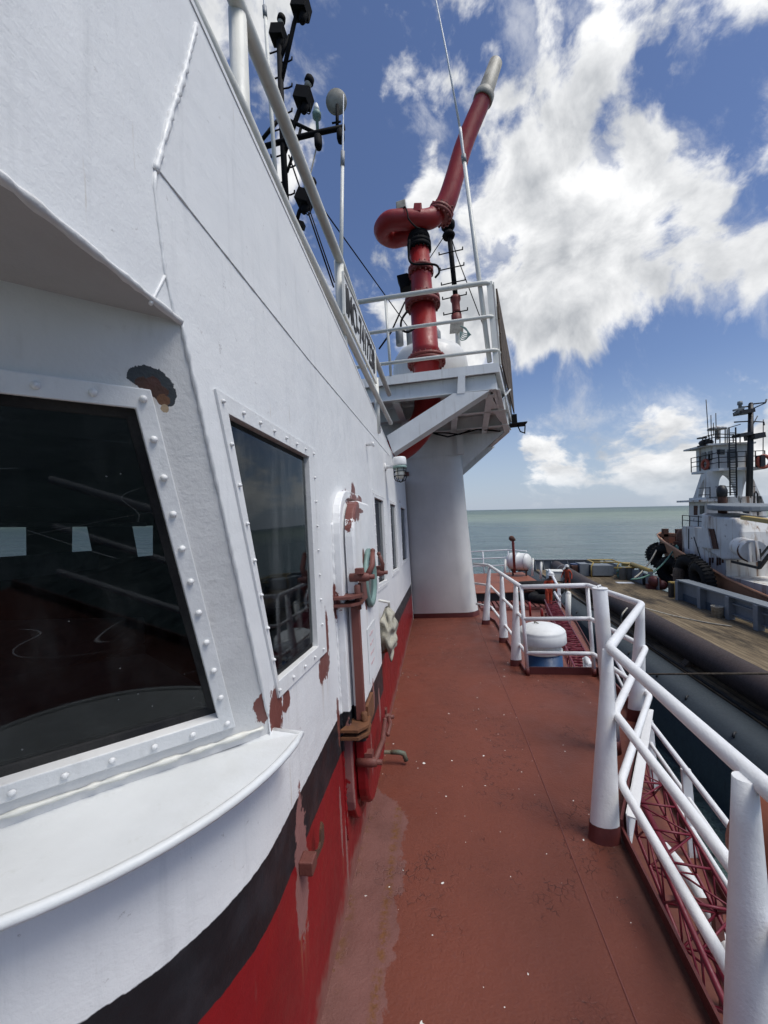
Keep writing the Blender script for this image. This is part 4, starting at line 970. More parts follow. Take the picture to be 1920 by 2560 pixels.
m = MB(); m.bar(q[0], q[3], .016, .012); m.bar(q[1], q[2], .016, .012); m.bar(q[0], q[1], .016, .012); m.bar(q[3], q[2], .016, .012); m.build('board_frame', M['white_cream'], sg)
fc = bpy.data.curves.new('ship_number', 'FONT'); fc.body = 'IMO-7417238'; fc.size = 1.0; fc.extrude = .003; fc.offset = .012
fo = bpy.data.objects.new('tmp_text', fc); C.objects.link(fo); bpy.context.view_layer.update()
me = bpy.data.meshes.new_from_object(fo.evaluated_get(bpy.context.evaluated_depsgraph_get())); bpy.data.objects.remove(fo)
w0 = min(v.co.x for v in me.vertices); w1 = max(v.co.x for v in me.vertices); h0 = min(v.co.y for v in me.vertices); h1 = max(v.co.y for v in me.vertices)
base = V(LOC[sg.name])
for v in me.vertices:
    s_ = .05 + .90 * (v.co.x - w0) / (w1 - w0); t_ = .15 + .70 * (v.co.y - h0) / (h1 - h0)
    P = q[1].lerp(q[2], s_).lerp(q[0].lerp(q[3], s_), t_) + V((.003 + v.co.z, 0, 0)) - base
    v.co = P
me.materials.append(M['sign_black']); lo = bpy.data.objects.new('lettering', me); C.objects.link(lo); lo.parent = sg

def whip(p0, p1, jt, r0, r1, label, bend=0.0, off=(0, 0, 0)):
    p0, p1 = V(p0), V(p1); t = thing('whip_antenna', label, 'antenna', p0, 'whip antennas'); j = p0.lerp(p1, jt)
    m = MB(); m.tube([p0, p0.lerp(j, .5), j], [r0, r0 * .95, r0 * .8], 8); m.build('base_tube', M['white_cream'], t)
    m = MB(); m.tube([j - (p1 - p0).normalized() * .04, j + (p1 - p0).normalized() * .07], r0 * 1.05, 8); m.build('joint', M['grey'], t)
    m = MB(); m.tube([j.lerp(p1, k / 6) + V((bend, 0, 0)) * (4 * (k / 6) * (1 - k / 6)) for k in range(7)], [r0 * .55 * (1 - k / 6) + r1 * (k / 6) for k in range(7)], 6); m.build('whip', M['white_rail'], t); return t
whip(S(692, 490, Y=3.4), S(655, -80, Y=3.4), .795, .022, .006, 'white whip antenna crossing behind the thick cream railing beside the main mast')
whip(S(852, 690, Y=2.70), S(859, 236, Y=2.70), .63, .0155, .0035, 'white whip antenna clamped to the railing post next to the ship number board')
whip(S(1224, 905, Y=5.36), S(1150, 320, Y=5.36), .86, .033, .022, 'tall leaning whip antenna at the outer corner of the cannon platform') 
mbx = MB(); P0, P1 = S(1150, 320, Y=5.36), S(1078, -60, Y=5.36); mbx.tube([P0, P0.lerp(P1, .5) + V((.01, 0, 0)), P1], [.016, .012, .008], 6); w = mbx.build('whip', M['white_rail'], bpy.data.objects['whip_antenna.002'])

AY = 4.6
am = thing('main_mast', 'black tubular mast with spreaders, lamps and rungs rising over the wheelhouse', 'mast', S(716, 520, Y=AY))
m = MB(); m.tube([S(718, 560, Y=AY), S(706, 330, Y=AY), S(698, 100, Y=AY)], [.040, .040, .036], 12); m.build('pole', M['black'], am)
m = MB(); m.tube([S(702, 212, Y=AY), S(735, 60, Y=AY), S(752, 5, Y=AY)], .028, 9); m.tube([S(700, 150, Y=AY), S(724, 90, Y=AY)], .024, 8); m.build('upper_fork', M['black'], am)
m = MB(); m.tube([S(646, 371, Y=AY), S(704, 354, Y=AY - .02), S(790, 333, Y=AY), S(862, 318, Y=AY)], .032, 10); m.tube([S(645, 362, Y=AY), S(694, 302, Y=AY)], .024, 8); m.tube([S(725, 302, Y=AY), S(790, 333, Y=AY)], .022, 8); m.tube([S(712, 380, Y=AY), S(740, 300, Y=AY), S(765, 230, Y=AY)], .03, 9); m.tube([S(718, 430, Y=AY), S(745, 350, Y=AY), S(752, 320, Y=AY)], .018, 8); m.lathe([(.04, -.14), (.05, -.1), (.05, .02)], S(795, 345, Y=AY), UZ, 10); m.lathe([(.04, -.12), (.05, -.08), (.05, .02)], S(851, 332, Y=AY), UZ, 10); m.build('spreader', M['black'], am)
for px, py, sd in ((682, 132, -1), (716, 155, 1), (690, 196, -1), (716, 221, 1), (716, 283, 1), (686, 328, -1), (692, 392, -1), (724, 419, 1), (696, 459, -1), (722, 488, 1)):
    c = S(px, py, Y=AY); m = MB(); m.tube([c - V((sd * .09, 0, -.01)), c + V((sd * .03, 0, .0)), c + V((sd * .075, 0, .012)), c + V((sd * .08, 0, .05))], .010, 6); m.build('rung', M['black'], am)
def lamp_head(px, py, tilt, Yp, top=True, sc_=1.0):
    """black screen box with a lantern on it and its cable"""
    c = S(px, py, Y=Yp); rt = Matrix.Rotation(R(tilt), 3, 'Y'); ex, ez = rt @ V((1, 0, 0)), rt @ V((0, 0, 1))
    sc_ *= .84; m = MB(); k = sc_; m.obox(c, ex * .105 * k, V((0, .10 * k, 0)), ez * .085 * k)
    if top: m.lathe([(.05 * k, .08 * k), (.055 * k, .12 * k), (.045 * k, .14 * k)], c, ez, 14)
    m.tube(curve([c - ez * .12 * k + ex * .02, c - ez * .2 * k + ex * .14 * k, c - ez * .16 * k + ex * .16 * k, c - ez * .05 * k + ex * .12 * k]), .009, 5)
    m.lathe([(.035 * k, -.20 * k), (.05 * k, -.16 * k), (.05 * k, -.08 * k)], c + ex * .06 * k, ez, 10)
    h = m.build('lamp_screen', M['black'], am, .008)
    if top:
        m = MB(); m.lathe([(.046 * k, .14 * k), (.048 * k, .21 * k), (.045 * k, .215 * k)], c, ez, 14); m.build('lantern_glass', M['nozzle'], h)
        m = MB(); m.lathe([(.05 * k, .21 * k), (.066 * k, .23 * k), (.062 * k, .29 * k), (.03 * k, .32 * k)], c, ez, 14); m.build('lantern_cap', M['black'], h)
lamp_head(696, 88, 14, AY); lamp_head(753, 20, 18, AY, False, 1.15); lamp_head(759, 246, 22, AY, True, 1.1); lamp_head(762, 498, 28, AY - .2, True, 1.0)
m = MB(); m.tube([S(775, 480, Y=AY - .2), S(748, 530, Y=AY - .2), S(742, 552, Y=AY - .2)], .024, 8); m.obox(S(748, 562, Y=AY - .2), (.06, 0, -.03), (0, .04, 0), (.01, 0, .03)); m.build('lamp_arm', M['black'], am)
m = MB(); c = S(792, 290, Y=AY); m.lathe([(.02, -.2), (.02, -.03), (.055, -.02), (.058, .03), (.045, .05)], c, UZ, 12); m.build('sensor_base', M['teal'], am)
m = MB(); m.lathe([(.042, .05), (.036, .11), (.02, .16), (.005, .17)], c, UZ, 12); m.build('sensor_cap', M['raft'], am)
m = MB(); c = S(841, 255, Y=AY); m.lathe([(.02, -.02), (.13, -.012), (.135, 0.0), (.13, .01), (.10, .04), (.05, .055), (.01, .06)], c, V((-.1, .9, .42)), 28); m.build('dish', M['nozzle'], am)
m = MB(); m.tube([S(843, 318, Y=AY), S(843, 300, Y=AY), S(843, 262, Y=AY - .03)], .022, 8); m.tube([S(830, 308, Y=AY), S(852, 304, Y=AY)], .012, 6); m.build('dish_bracket', M['black'], am)
wire('stay_wire', [S(722, 388, Y=AY), S(834, 718, Y=AY)], .010, 'black', 'dark stay wire from the main mast spreader down to the upper railing post')
wire('stay_wire', [S(767, 505, Y=AY - .1), S(836, 706, Y=AY - .1)], .008, 'black', 'thin dark wire hanging from the lowest mast lamp')
wire('stay_wire', [S(806, 520, Y=AY), S(1026, 826, Y=7.4)], .010, 'black', 'long dark stay crossing the sky from the mast to the foot of the red cannon')
wire('signal_halyard', [S(795, 352, Y=AY), S(775, 440, Y=AY), S(760, 470, Y=AY)], .010, 'rope_w', 'pale halyard hanging below the mast spreader', 'rope')
wire('stay_wire', [S(1012, 755, Y=7.4), S(978, 830, Y=7.3), S(948, 872, Y=7.2)], .018, 'black', 'dark strap with a bottlescrew running down beside the white tank', 'wire')

# ================================================================== the ship below and aft of the bridge wing
LZ = -4.1
mb = MB(); ol = [(-4.5, -3), (2.0, -3), (2.35, 2.0), (2.60, 4.6), (2.95, 6.7), (3.8, 11), (4.75, 16.3), (5.25, 20.4), (5.55, 25), (5.35, 30), (-4.5, 30)]
mb.prism([(x, y, LZ) for x, y in ol], (0, 0, -.1)); struct(mb, 'main_deck', M['deck_low'])
hull = thing('ship_hull', 'dark hull side below the red main deck', 'hull', (0, 12, -8.2))
mb = MB(); o2 = [(x + (.05 if 0 < i < len(ol) - 1 else 0), y) for i, (x, y) in enumerate(ol)]
vs = [V((x, y, LZ - .02)) for x, y in o2] + [V((x * .97, y, -10.5)) for x, y in o2]; n = len(o2)
mb.add(vs, [(i, (i + 1) % n, n + (i + 1) % n, n + i) for i in range(n)]); mb.build('hull_plating', M['hullblack'], hull)
mb = MB()
for a, b in zip(ol[1:9], ol[2:10]): mb.bar((a[0], a[1], LZ + .04), (b[0], b[1], LZ + .04), .02, .09)
mb.build('waterway_bar', M['toe'], hull)
mb = MB(); mb.box((-4.5, -2.5, LZ), (.05, 8.6, -1.9)); mb.box((-4.5, 8.6, LZ), (.35, 11, 1.9)); st_ = mb.build('lower_house', M['white_far'], None, 0, True)
tag(st_, 'white lower house wall under the walkway', 'deckhouse')
# raised rusty hatch aft
ht = thing('cargo_hatch', 'low raised hatch with blistered rust orange top on the aft deck', 'hatch', (2.5, 25, LZ))
mb = MB(); mb.box((-1.5, 21.0, LZ), (5.05, 28.8, -3.62)); mb.build('coaming', M['hullblack'], ht)
mb = MB(); mb.box((-1.55, 20.9, -3.62), (5.10, 28.9, -3.56)); mb.build('hatch_cover', M['hatch'], ht, .02)
mb = MB()
for k in range(26): mb.box((-1.2 + k * .23, 19.0, LZ + .1), (-1.2 + k * .23 + .15, 20.6, LZ + .15))
mb.box((-1.3, 18.95, LZ), (4.9, 19.05, LZ + .1)); mb.box((-1.3, 20.55, LZ), (4.9, 20.65, LZ + .1))
solo(mb, 'deck_grating', M['oxide'], 'slatted brown grating lying in front of the rusty hatch', 'grating')
# liferaft on cradle
c = S(1312, 1408, Y=27); c = V((4.55, 27, -3.56 + .95))
lr = thing('liferaft', 'white liferaft canister lying on a cradle above the rusty hatch', 'liferaft', (c.x, c.y, -3.56))
ax = V((.85, -.52, -.05)).normalized()
m = MB(); m.lathe([(.05, -.78), (.38, -.74), (.52, -.60), (.55, -.42), (.55, -.03), (.58, -.02), (.58, .02), (.55, .03), (.55, .42), (.52, .60), (.38, .74), (.05, .78)], c, ax, 28); m.build('canister', M['raft'], lr)
m = MB()
for s_ in (-.5, .5): m.torus(c + ax * s_, ax, .555, .012, 28, 6)
m.build('band', M['grey'], lr)
m = MB()
for s_ in (-.45, .45): m.bar(c + ax * s_ + V((0, 0, -.5)), (c.x + ax.x * s_, c.y + ax.y * s_, -3.56), .10, .10); 
m.bar((c.x - .5, c.y + .3, -3.2), (c.x + .5, c.y - .3, -3.2), .08, .08); m.build('cradle', M['tug_rust'], lr)
m = MB(); m.obox(c + V((.1, -.54, .06)), (.10, 0, 0), (0, .02, 0), (0, 0, .05)); m.build('canister_plate', M['black'], lr)
# red davit post
rp = thing('davit_post', 'thin dark red post with a hooked top standing against the sea', 'post', S(1287, 1432, Y=24))
m = MB(); m.tube([S(1287, 1432, Y=24), S(1282, 1348, Y=24), S(1279, 1342, Y=24)], .075, 10); m.build('pole', M['red_dull'], rp)
m = MB(); m.ball(S(1279, 1346, Y=24), .17, 10); m.lathe([(.10, 0), (.13, .1), (.05, .18)], S(1284, 1352, Y=24), UZ, 10); m.build('head', M['tug_rust'], rp)
# aft railings seen against the water
ar = thing('railing', 'thin white railing round the stern seen against the water', 'railing', (2, 29.5, LZ))
for z in (-2.0, -2.55, -3.1): rail(ar, [(-1.0, 29.6), (4.3, 29.6), (5.2, 27.5)], z, .04, 'rail', 'white_rail', 8)
for x in (-.5, 1.0, 2.5, 4.3):
    m = MB(); m.tube([(x, 29.6, LZ), (x, 29.6, -2.0)], .04, 8); m.build('post', M['white_rail'], ar)
# ship side railing, dark gap beyond it
sr = thing('railing', 'white railing along the lower deck edge beyond the red lattice boom', 'railing', (2.8, 5, LZ))
sp = [(2.15, .5), (2.34, 2.0), (2.50, 4.2), (2.78, 6.4), (3.5, 9.6)]
for z, r in ((-3.08, .034), (-3.42, .026), (-3.76, .026)): rail(sr, sp, z, r, n=12)
for x, y in ((2.36, 2.2), (2.5, 4.1), (2.64, 5.3), (2.80, 6.5), (3.16, 8.1)):
    m = MB(); m.bar((x, y, LZ), (x, y, -3.08), .10, .035, (0, 1, 0)); m.build('post', M['white_rail'], sr)
gw = thing('railing', 'white sloping gangway handrail by the men in orange', 'railing', S(1402, 1525, Z=LZ))
m = MB(); m.tube([S(1372, 1424, Y=18.5), S(1393, 1462, Y=18.0), S(1400, 1490, Y=17.5)], .055, 8); m.build('rail', M['white_rail'], gw)
m = MB(); m.tube([S(1386, 1480, Y=17.7), S(1400, 1505, Y=17.3)], .05, 8); m.build('rail', M['white_rail'], gw)
m = MB(); m.bar(S(1397, 1470, Y=17.6), S(1399, 1520, Y=17.6), .12, .06); m.build('post', M['white_rail'], gw)
for px, py, h, lb in ((1420, 1560, 76, 'rust streaked white bollard post beside the blue barge side'), (1262, 1440, 40, 'short white post on the rusty hatch edge'), (1331, 1440, 42, 'slim white post near the liferaft'), (1352, 1447, 40, 'weathered white post between liferaft and pipe')):
    Yq = 16 if px == 1420 else 24
    m = MB(); m.tube([S(px, py, Y=Yq), S(px + 1, py - h, Y=Yq)], .10 if px == 1420 else .07, 10, fit=False); m.ball(S(px + 1, py - h, Y=Yq), .10 if px == 1420 else .07, 8); solo(m, 'deck_post', M['white_cream'], lb, 'post')
# mushroom ventilator with blue trunk
vc = V((1.57, 7.5, 0))
mv = thing('mushroom_vent', 'big white domed vent cap on a blue trunk just past the railing', 'ventilator', (vc.x, vc.y, LZ))
m = MB(); m.lathe([(.02, -1.855), (.12, -1.860), (.25, -1.885), (.34, -1.925), (.39, -1.965), (.405, -1.990), (.40, -2.010), (.41, -2.030), (.41, -2.180), (.395, -2.195), (.30, -2.190)], vc, UZ, 40); m.build('cap', M['cap'], mv)
m = MB(); m.lathe([(.31, -2.350), (.31, -2.150)], vc, UZ, 32); m.lathe([(.335, -2.360), (.335, -2.310), (.31, -2.290)], vc, UZ, 32); m.build('neck', M['white_cream'], mv)
m = MB(); m.lathe([(.32, LZ), (.32, -2.350)], vc, UZ, 32); m.build('trunk', M['blue_trunk'], mv)
m = MB(); c = S(1338, 1565, Y=7.5); m.tube([c + V((0, 0, -.03)), c + V((-.01, 0, .09)), c + V((.05, -.03, .05)), S(1350, 1576, Y=7.3) + V((0, 0, .02))], .012, 7); m.ball(S(1350, 1577, Y=7.28), .028, 8, 1.4); m.build('locking_lever', M['nozzle'], mv)
m = MB(); c = S(1326, 1540, Z=-3.4); m.tube([c, c + UZ * .5], .04, 8); m.tube([c + V((.4, 0, -.1)), c + V((.4, 0, .25))], .05, 8); solo(m, 'vent_pipe', M['red_mon'], 'thin red pipes sticking up behind the white vent cap', 'pipe')
m = MB(); c = V((2.02, 6.6, LZ)); m.tube([c, c + UZ * 1.9], .055, 12); m.tube([c + UZ * 1.9, c + V((-.1, -.5, 1.95))], .04, 10); m.tube([c + UZ * 1.1, c + V((-.3, -.55, .6))], .03, 8); solo(m, 'support_post', M['white_rail'], 'white post beside the blue vent trunk', 'post')

# lattice boom lying along the deck
bm_ = thing('lattice_boom', 'long dark red lattice boom lying along the lower deck', 'boom', (2.2, 6, -3.2))
A0, A1 = V((1.20, 1.20, -2.90)), V((3.36, 15.1, -2.90))
dirb = (A1 - A0).normalized(); sx = dirb.cross(UZ).normalized()
W_ = .36; D_ = .34
c_ = [A0, A0 + sx * W_, A0 - UZ * D_, A0 + sx * W_ - UZ * D_]
Lb = (A1 - A0).length
for q, r in zip(c_, (.022, .018, .018, .016)):
    m = MB(); m.tube([q, q + dirb * Lb], r, 8); m.build('chord', M['magenta'], bm_)
m = MB(); m.tube([A0 + sx * W_ * .45 - UZ * .25, A0 + sx * W_ * .45 - UZ * .25 + dirb * Lb * .5], .034, 10); m.build('inner_pipe', M['magenta'], bm_)
m = MB(); k = 0; stp = .36
while k * stp < Lb - stp:
    a = dirb * (k * stp); b = dirb * ((k + 1) * stp)
    m.tube([c_[0] + a, c_[1] + a], .010, 6)
    for (i, j) in ((0, 2), (1, 3), (2, 3)):
        m.tube([c_[i] + a, c_[j] + a], .008, 5); 
        if k % 2: i, j = j, i
        m.tube([c_[i] + a, c_[j] + b], .009, 5)
    i, j = (0, 1) if k % 2 else (1, 0)
    m.tube([c_[i] + a, c_[j] + b], .008, 5); k += 1
m.build('lattice', M['magenta'], bm_)
m = MB()
for k in range(int((Lb - 6.5) / .16)):
    a = dirb * (6.0 + k * .16); m.bar(c_[0] + a - UZ * .02, c_[1] + a - UZ * .02, .03, .03)
m.build('tread', M['magenta'], bm_)
for q in (2.6, 5.4, 9.5, 13.5):
    b = A0 + dirb * q + sx * W_ / 2; m = MB(); m.bar((b.x - .22, b.y, LZ), (b.x - .22, b.y, -3.26), .06, .06, (0, 1, 0)); m.bar((b.x + .22, b.y, LZ), (b.x + .22, b.y, -3.26), .06, .06, (0, 1, 0)); m.bar((b.x - .26, b.y, -3.27), (b.x + .26, b.y, -3.27), .06, .05); m.build('rest', M['oxide'], bm_)
# coiled ropes
def heap(name, c, rx, ry, h, k, r, mat, label, seed):
    random.seed(seed); m = MB(); c = V(c); pts = []
    for i in range(k):
        a0 = random.uniform(0, 6.28); rr_ = random.uniform(.35, 1); e = random.uniform(.5, 1); z = h * random.random() * (1.1 - rr_ * .6); o = V((random.uniform(-.25, .25) * rx, random.uniform(-.25, .25) * ry, 0)); tl = random.uniform(-.3, .3)
        q = [c + o + V((rx * rr_ * cos(a0 + t * .5) * .75, ry * rr_ * e * sin(a0 + t * .5) * .75, z + .06 * sin(t * .5 + i) + tl * rx * rr_ * cos(a0 + t * .5) * .5 + r)) for t in range(12)]
        m.tube(q, r, 6, fit=False)
    return solo(m, name, M[mat], label, 'rope')
heap('rope_heap', (2.62, 8.6, LZ), .62, .8, .85, 60, .030, 'rope_w', 'tangled heap of pale rope beyond the railing next to the vent', 3)
heap('rope_heap', (1.62, 4.75, LZ), .34, .9, .25, 22, .026, 'rope_w', 'pale rope coiled on the lower deck under the lattice boom', 5)
m = MB(); m.tube(curve([V((1.15, 4.4, LZ + .02)), V((1.35, 4.0, LZ + .02)), V((1.75, 3.6, LZ + .02)), V((2.0, 3.0, LZ + .02)), V((1.7, 2.4, LZ + .02))]), .022, 7); solo(m, 'black_hose', M['black'], 'thin black hose winding over the lower deck under the boom', 'hose')
m = MB(); m.tube(curve([V((2.05, 5.9, -3.9)), V((2.05, 5.0, -3.6)), V((2.1, 4.2, -3.55)), V((1.95, 3.2, -3.6)), V((1.9, 2.3, -3.7))]), .05, 10); solo(m, 'white_hose', M['white_rail'], 'white hose running inside the lattice boom', 'hose')
m = MB(); m.torus((4.5, 20.2, -3.75), (0, 0, 1), .55, .22, 24, 10); m.torus((4.2, 21.4, -3.35), (0, .1, 1), .55, .22, 24, 10); m.torus((4.9, 20.9, -3.5), (.1, 0, 1), .5, .2, 24, 10); solo(m, 'net_heap', M['tyre'], 'black heap of netting on the edge of the rusty hatch', 'net')
# box half seen at the picture edge, on the lower deck beside the near rail
rb = thing('rescue_float', 'orange brown float with white rim standing outside the near railing', 'float', (1.45, 1.35, -3.0))
m = MB(); m.lathe([(.10, -.16), (.20, -.15), (.235, -.10), (.235, .10), (.20, .15), (.10, .16)], S(2030, 2150, Y=1.72), V((-.35, 1, .25)), 28); m.build('float_body', M['hatch'], rb)
m = MB(); fq = S(2030, 2150, Y=1.72); m.tube([(fq.x + .02, fq.y, -4.1), (fq.x + .02, fq.y, fq.z - .2)], .05, 10); m.tube(curve([S(1885, 2225, Y=1.5), S(1893, 2245, Y=1.48), S(1910, 2275, Y=1.45), S(1945, 2330, Y=1.4)]), .03, 10); m.build('float_stand', M['white_rail'], rb)

# ================================================================== people
def person(loc, face, arms, lean, label, ship):
    p = thing('person', label, 'person', loc, None, ship); L = V(loc); rot = Matrix.Rotation(R(face), 3, 'Z'); ln = R(lean)
    def J(x, y, z):
        if z > .95: y2 = y + (z - .95) * sin(ln); z2 = .95 + (z - .95) * cos(ln)
        else: y2, z2 = y, z
        return rot @ V((x, y2, z2))
    pts = [(0, 0, .95), (0, 0, 1.12), (0, 0, 1.32), (0, 0, 1.46), (0, .01, 1.53), (0, .03, 1.62), (0, .03, 1.71),
           (.10, 0, .90), (.11, .02, .50), (.11, -.02, .10), (.12, .11, .035), (-.10, 0, .90), (-.11, -.06, .50), (-.11, -.12, .10), (-.12, 0, .035)]
    ed = [(0, 1), (1, 2), (2, 3), (3, 4), (4, 5), (5, 6), (0, 7), (7, 8), (8, 9), (9, 10), (0, 11), (11, 12), (12, 13), (13, 14)]
    rd = [.16, .15, .17, .12, .06, .098, .07, .10, .075, .06, .05, .10, .075, .06, .05]
    for s_, (el, wr) in zip((1, -1), arms):
        b = len(pts); pts += [(s_ * .19, 0, 1.42), el, wr, (wr[0], wr[1] + .04, wr[2] - .08)]; ed += [(3, b), (b, b + 1), (b + 1, b + 2), (b + 2, b + 3)]; rd += [.075, .058, .042, .035]
    me = bpy.data.meshes.new('body'); me.from_pydata([tuple(J(*q)) for q in pts], ed, []); o = bpy.data.objects.new('body', me); C.objects.link(o); o.parent = p
    sk = o.modifiers.new('skin', 'SKIN'); 
    for v, r in zip(me.skin_vertices[0].data, rd): v.radius = (r, r * .82)
    me.skin_vertices[0].data[0].use_root = True
    sb = o.modifiers.new('subdivision', 'SUBSURF'); sb.levels = sb.render_levels = 2
    m, t = newmat('worker_clothes'); x, y, z = t.sep(t.obj())[:3]
    c = t.mix(t.mr(t.noise(t.obj(), 6, 4), .3, .7), (.50, .065, .022), (.34, .045, .018))
    c = t.mix(t.mr(z, .11, .13, 1.0, 0.0), c, (.02, .016, .014)); c = t.mix(t.mr(z, 1.475 if lean < 15 else 1.40, 1.495 if lean < 15 else 1.42), c, (.13, .065, .045))
    t.out(t.bsdf(c, .8)); me.materials.append(m)
    hc = J(0, .03, 1.70) + L; up = (J(0, .03, 1.75) - J(0, .03, 1.65)).normalized()
    m = MB(); m.lathe([(.155, .0), (.150, .012), (.125, .02), (.122, .06), (.10, .11), (.05, .14), (.005, .147)], hc, up, 20); m.build('hard_hat', M['helmet'], p)
    return p
person(tuple(W(1419, 1477, Y=28.6)), 150, (((.30, -.02, 1.15), (.33, .16, .98)), ((-.29, -.03, 1.15), (-.30, .10, .92))), 6, 'person in orange overalls and white hard hat standing by the big pipe', False)
wpz = S(1374, 1508, Y=18.6); person((wpz.x, wpz.y, LZ), 200, (((.30, .05, 1.16), (.25, .26, 1.0)), ((-.30, .05, 1.16), (-.2, .28, 1.0))), 18, 'person in orange overalls and white hard hat bending behind the sloping handrail', True)

# ================================================================== barge alongside
BZ = -6.0
bg = thing('barge', 'flat blue grey barge with a timber deck moored alongside', 'barge', (11.5, 20, -8.2), None, False)
prof_ = [(7.02, -9.5), (7.10, -6.75), (7.20, -6.32), (7.42, -6.06), (7.75, -6.0), (8.30, -5.99), (8.34, -6.03)]
def hstrip(pr, y0, y1, k=40):
    m = MB(); vs = []; N = len(pr)
    for i in range(k + 1):
        y = y0 + (y1 - y0) * i / k
        for j, (x, z) in enumerate(pr): d = .025 * mnoise.noise(V((y * .5, j * .7, 2))); vs.append((x + d, y, z + d * .5))
    m.add(vs, [(i * N + j, i * N + j + 1, (i + 1) * N + j + 1, (i + 1) * N + j) for i in range(k) for j in range(N - 1)], True); return m
hstrip(prof_[2:], -4, 41).build('gunwale', M['barge'], bg)
hstrip(prof_[:3], -4, 41).build('hull_side', M['barge_side'], bg)
mb = MB(); mb.box((7.1, 40.9, -9.5), (15.2, 41.0, BZ)); mb.box((15.1, -4, -9.5), (15.2, 41, BZ)); mb.build('hull_end', M['barge_side'], bg)
mb = MB(); mb.box((8.42, -4, BZ - .2), (15.15, 40.9, BZ)); mb.build('timber_deck', M['timber'], bg)
mb = MB(); mb.box((8.32, -4, BZ - .12), (8.45, 40.9, BZ - .05)); mb.bar((8.50, -4, BZ + .03), (8.50, 40, BZ + .03), .10, .06); mb.build('gutter', M['hullblack'], bg)
mb = MB()
y = -3.0
while y < 40: 
    mb.tube([(7.35, y, -6.12), (7.40, y + .06, -6.05), (7.48, y + .12, -6.05), (7.52, y + .18, -6.08)], .03, 6); y += random.uniform(1.4, 2.6)
mb.build('lashing_stubs', M['hullblack'], bg)
# far bulwark
mb = MB(); mb.box((8.3, 40.3, BZ), (14.6, 40.36, BZ + .95)); mb.box((8.2, 40.15, BZ + .93), (14.7, 40.45, BZ + 1.0))
k = 8.6
while k < 14.6: mb.prism([(k, 40.3, BZ), (k, 39.85, BZ), (k, 40.2, BZ + .9), (k, 40.3, BZ + .9)], (.04, 0, 0)); k += .75
mb.build('end_bulwark', M['barge_grey'], bg)
mb = MB(); mb.box((14.9, 30.5, BZ), (14.96, 40.3, BZ + .9)); mb.build('side_bulwark', M['barge_grey'], bg)
# near right bulwark: panels between posts, open below in its nearer part
bw = thing('bulwark', 'grey steel bulwark with posts on the far edge of the barge', 'bulwark', (14.9, 22, BZ), None, False)
bx = 14.75; m = MB(); m.box((bx, 4, BZ + .28), (bx + .05, 22.9, BZ + 1.2)); m.box((bx, 22.9, BZ + .0), (bx + .05, 27.4, BZ + 1.2)); m.build('panel', M['barge_grey'], bw)
m = MB(); m.box((bx - .28, 3.9, BZ + 1.2), (bx + .45, 27.55, BZ + 1.28)); m.build('capping', M['barge_grey'], bw)
m = MB(); m.box((bx - .03, 22.9, BZ), (bx - .003, 27.3, BZ + .42)); m.build('dark_boot_panel', M['barge_side'], bw)
m = MB(); m.box((bx - .16, 4, BZ + .82), (bx - .003, 22.8, BZ + .88)); m.bar((bx - .1, 20.0, BZ + .30), (bx - .1, 22.8, BZ + .30), .12, .05); m.build('stringer', M['barge_grey'], bw)
for y in (27.4, 25.2, 22.9, 21.0, 18.9, 16.9, 14.9):
    m = MB(); m.box((bx - .32, y - .09, BZ), (bx + .0, y + .09, BZ + 1.2)); m.box((bx - .34, y - .14, BZ), (bx - .30, y + .14, BZ + 1.19)); m.build('post', M['barge_grey'], bw)
# the long pipe
pz = -5.42; dp_ = [(8.95, 2.0, pz), (9.08, 12, pz), (9.20, 18, pz), (9.45, 26, pz), (9.85, 34.0, pz), (10.10, 38.4, pz)]
pp_ = thing('dredge_pipe', 'long thick dark rusty pipe lying along the timber deck', 'pipe', (9.4, 20, BZ), None, False)
m = MB(); cp = curve(dp_, 10); m.tube(cp, .50, 36, cap=False, fit=False); m.tube(cp, .46, 36, cap=False, fit=False); e = V(cp[-1]); m.lathe([(.40, 0), (.46, .02), (.50, .0)], e, (V(cp[-1]) - V(cp[-2])), 36); m.build('pipe_shell', M['pipe'], pp_)
m = MB()
for t in (.875,):
    i = int(t * (len(cp) - 1)); m.torus(cp[i], V(cp[i + 1]) - V(cp[i]), .51, .035, 36, 8)
m.build('pipe_strap', M['grey'], pp_)
m = MB(); m.tube([cp[-1] + V((0, .02, 0)), cp[-1] + V((.0, .05, 0))], .44, 24); m.build('pipe_end', M['hullblack'], pp_)
for y in (6, 11, 16, 21.5, 27, 33):
    cx_ = 8.95 + (y - 2) * .03; m = MB(); m.prism([(cx_ - .75, y, BZ), (cx_ + .75, y, BZ), (cx_ + .5, y, BZ + .30), (cx_, y, BZ + .10), (cx_ - .5, y, BZ + .30)], (0, .3, 0)); m.build('chock', M['old_wood'], pp_)
m = MB(); c = W(1440, 1468, Z=BZ); c = W(1438, 1437, Z=BZ); m.lathe([(.40, 0), (.41, .02), (.40, .3), (.415, .32), (.40, .34), (.40, .62), (.415, .64), (.40, .66), (.40, .96), (.41, .98), (.36, 1.0)], c, UZ, 24); solo(m, 'oil_drum', M['blue_drum'], 'dark blue ribbed drum standing on the barge beside the pipe', 'drum', None, False)
m = MB(); c = W(1393, 1452, Z=BZ); m.box((c.x - .75, c.y - .5, BZ + .05), (c.x + .75, c.y + .5, BZ + .85)); m.box((c.x - .80, c.y - .55, BZ + .80), (c.x + .80, c.y + .55, BZ + .88)); m.tube([(c.x + .5, c.y, BZ + .9), (c.x + .9, c.y, BZ + 1.3)], .1, 8); solo(m, 'tool_chest', M['white_cream'], 'white chest on the barge deck beside the pipe', 'chest', None, False, .03)
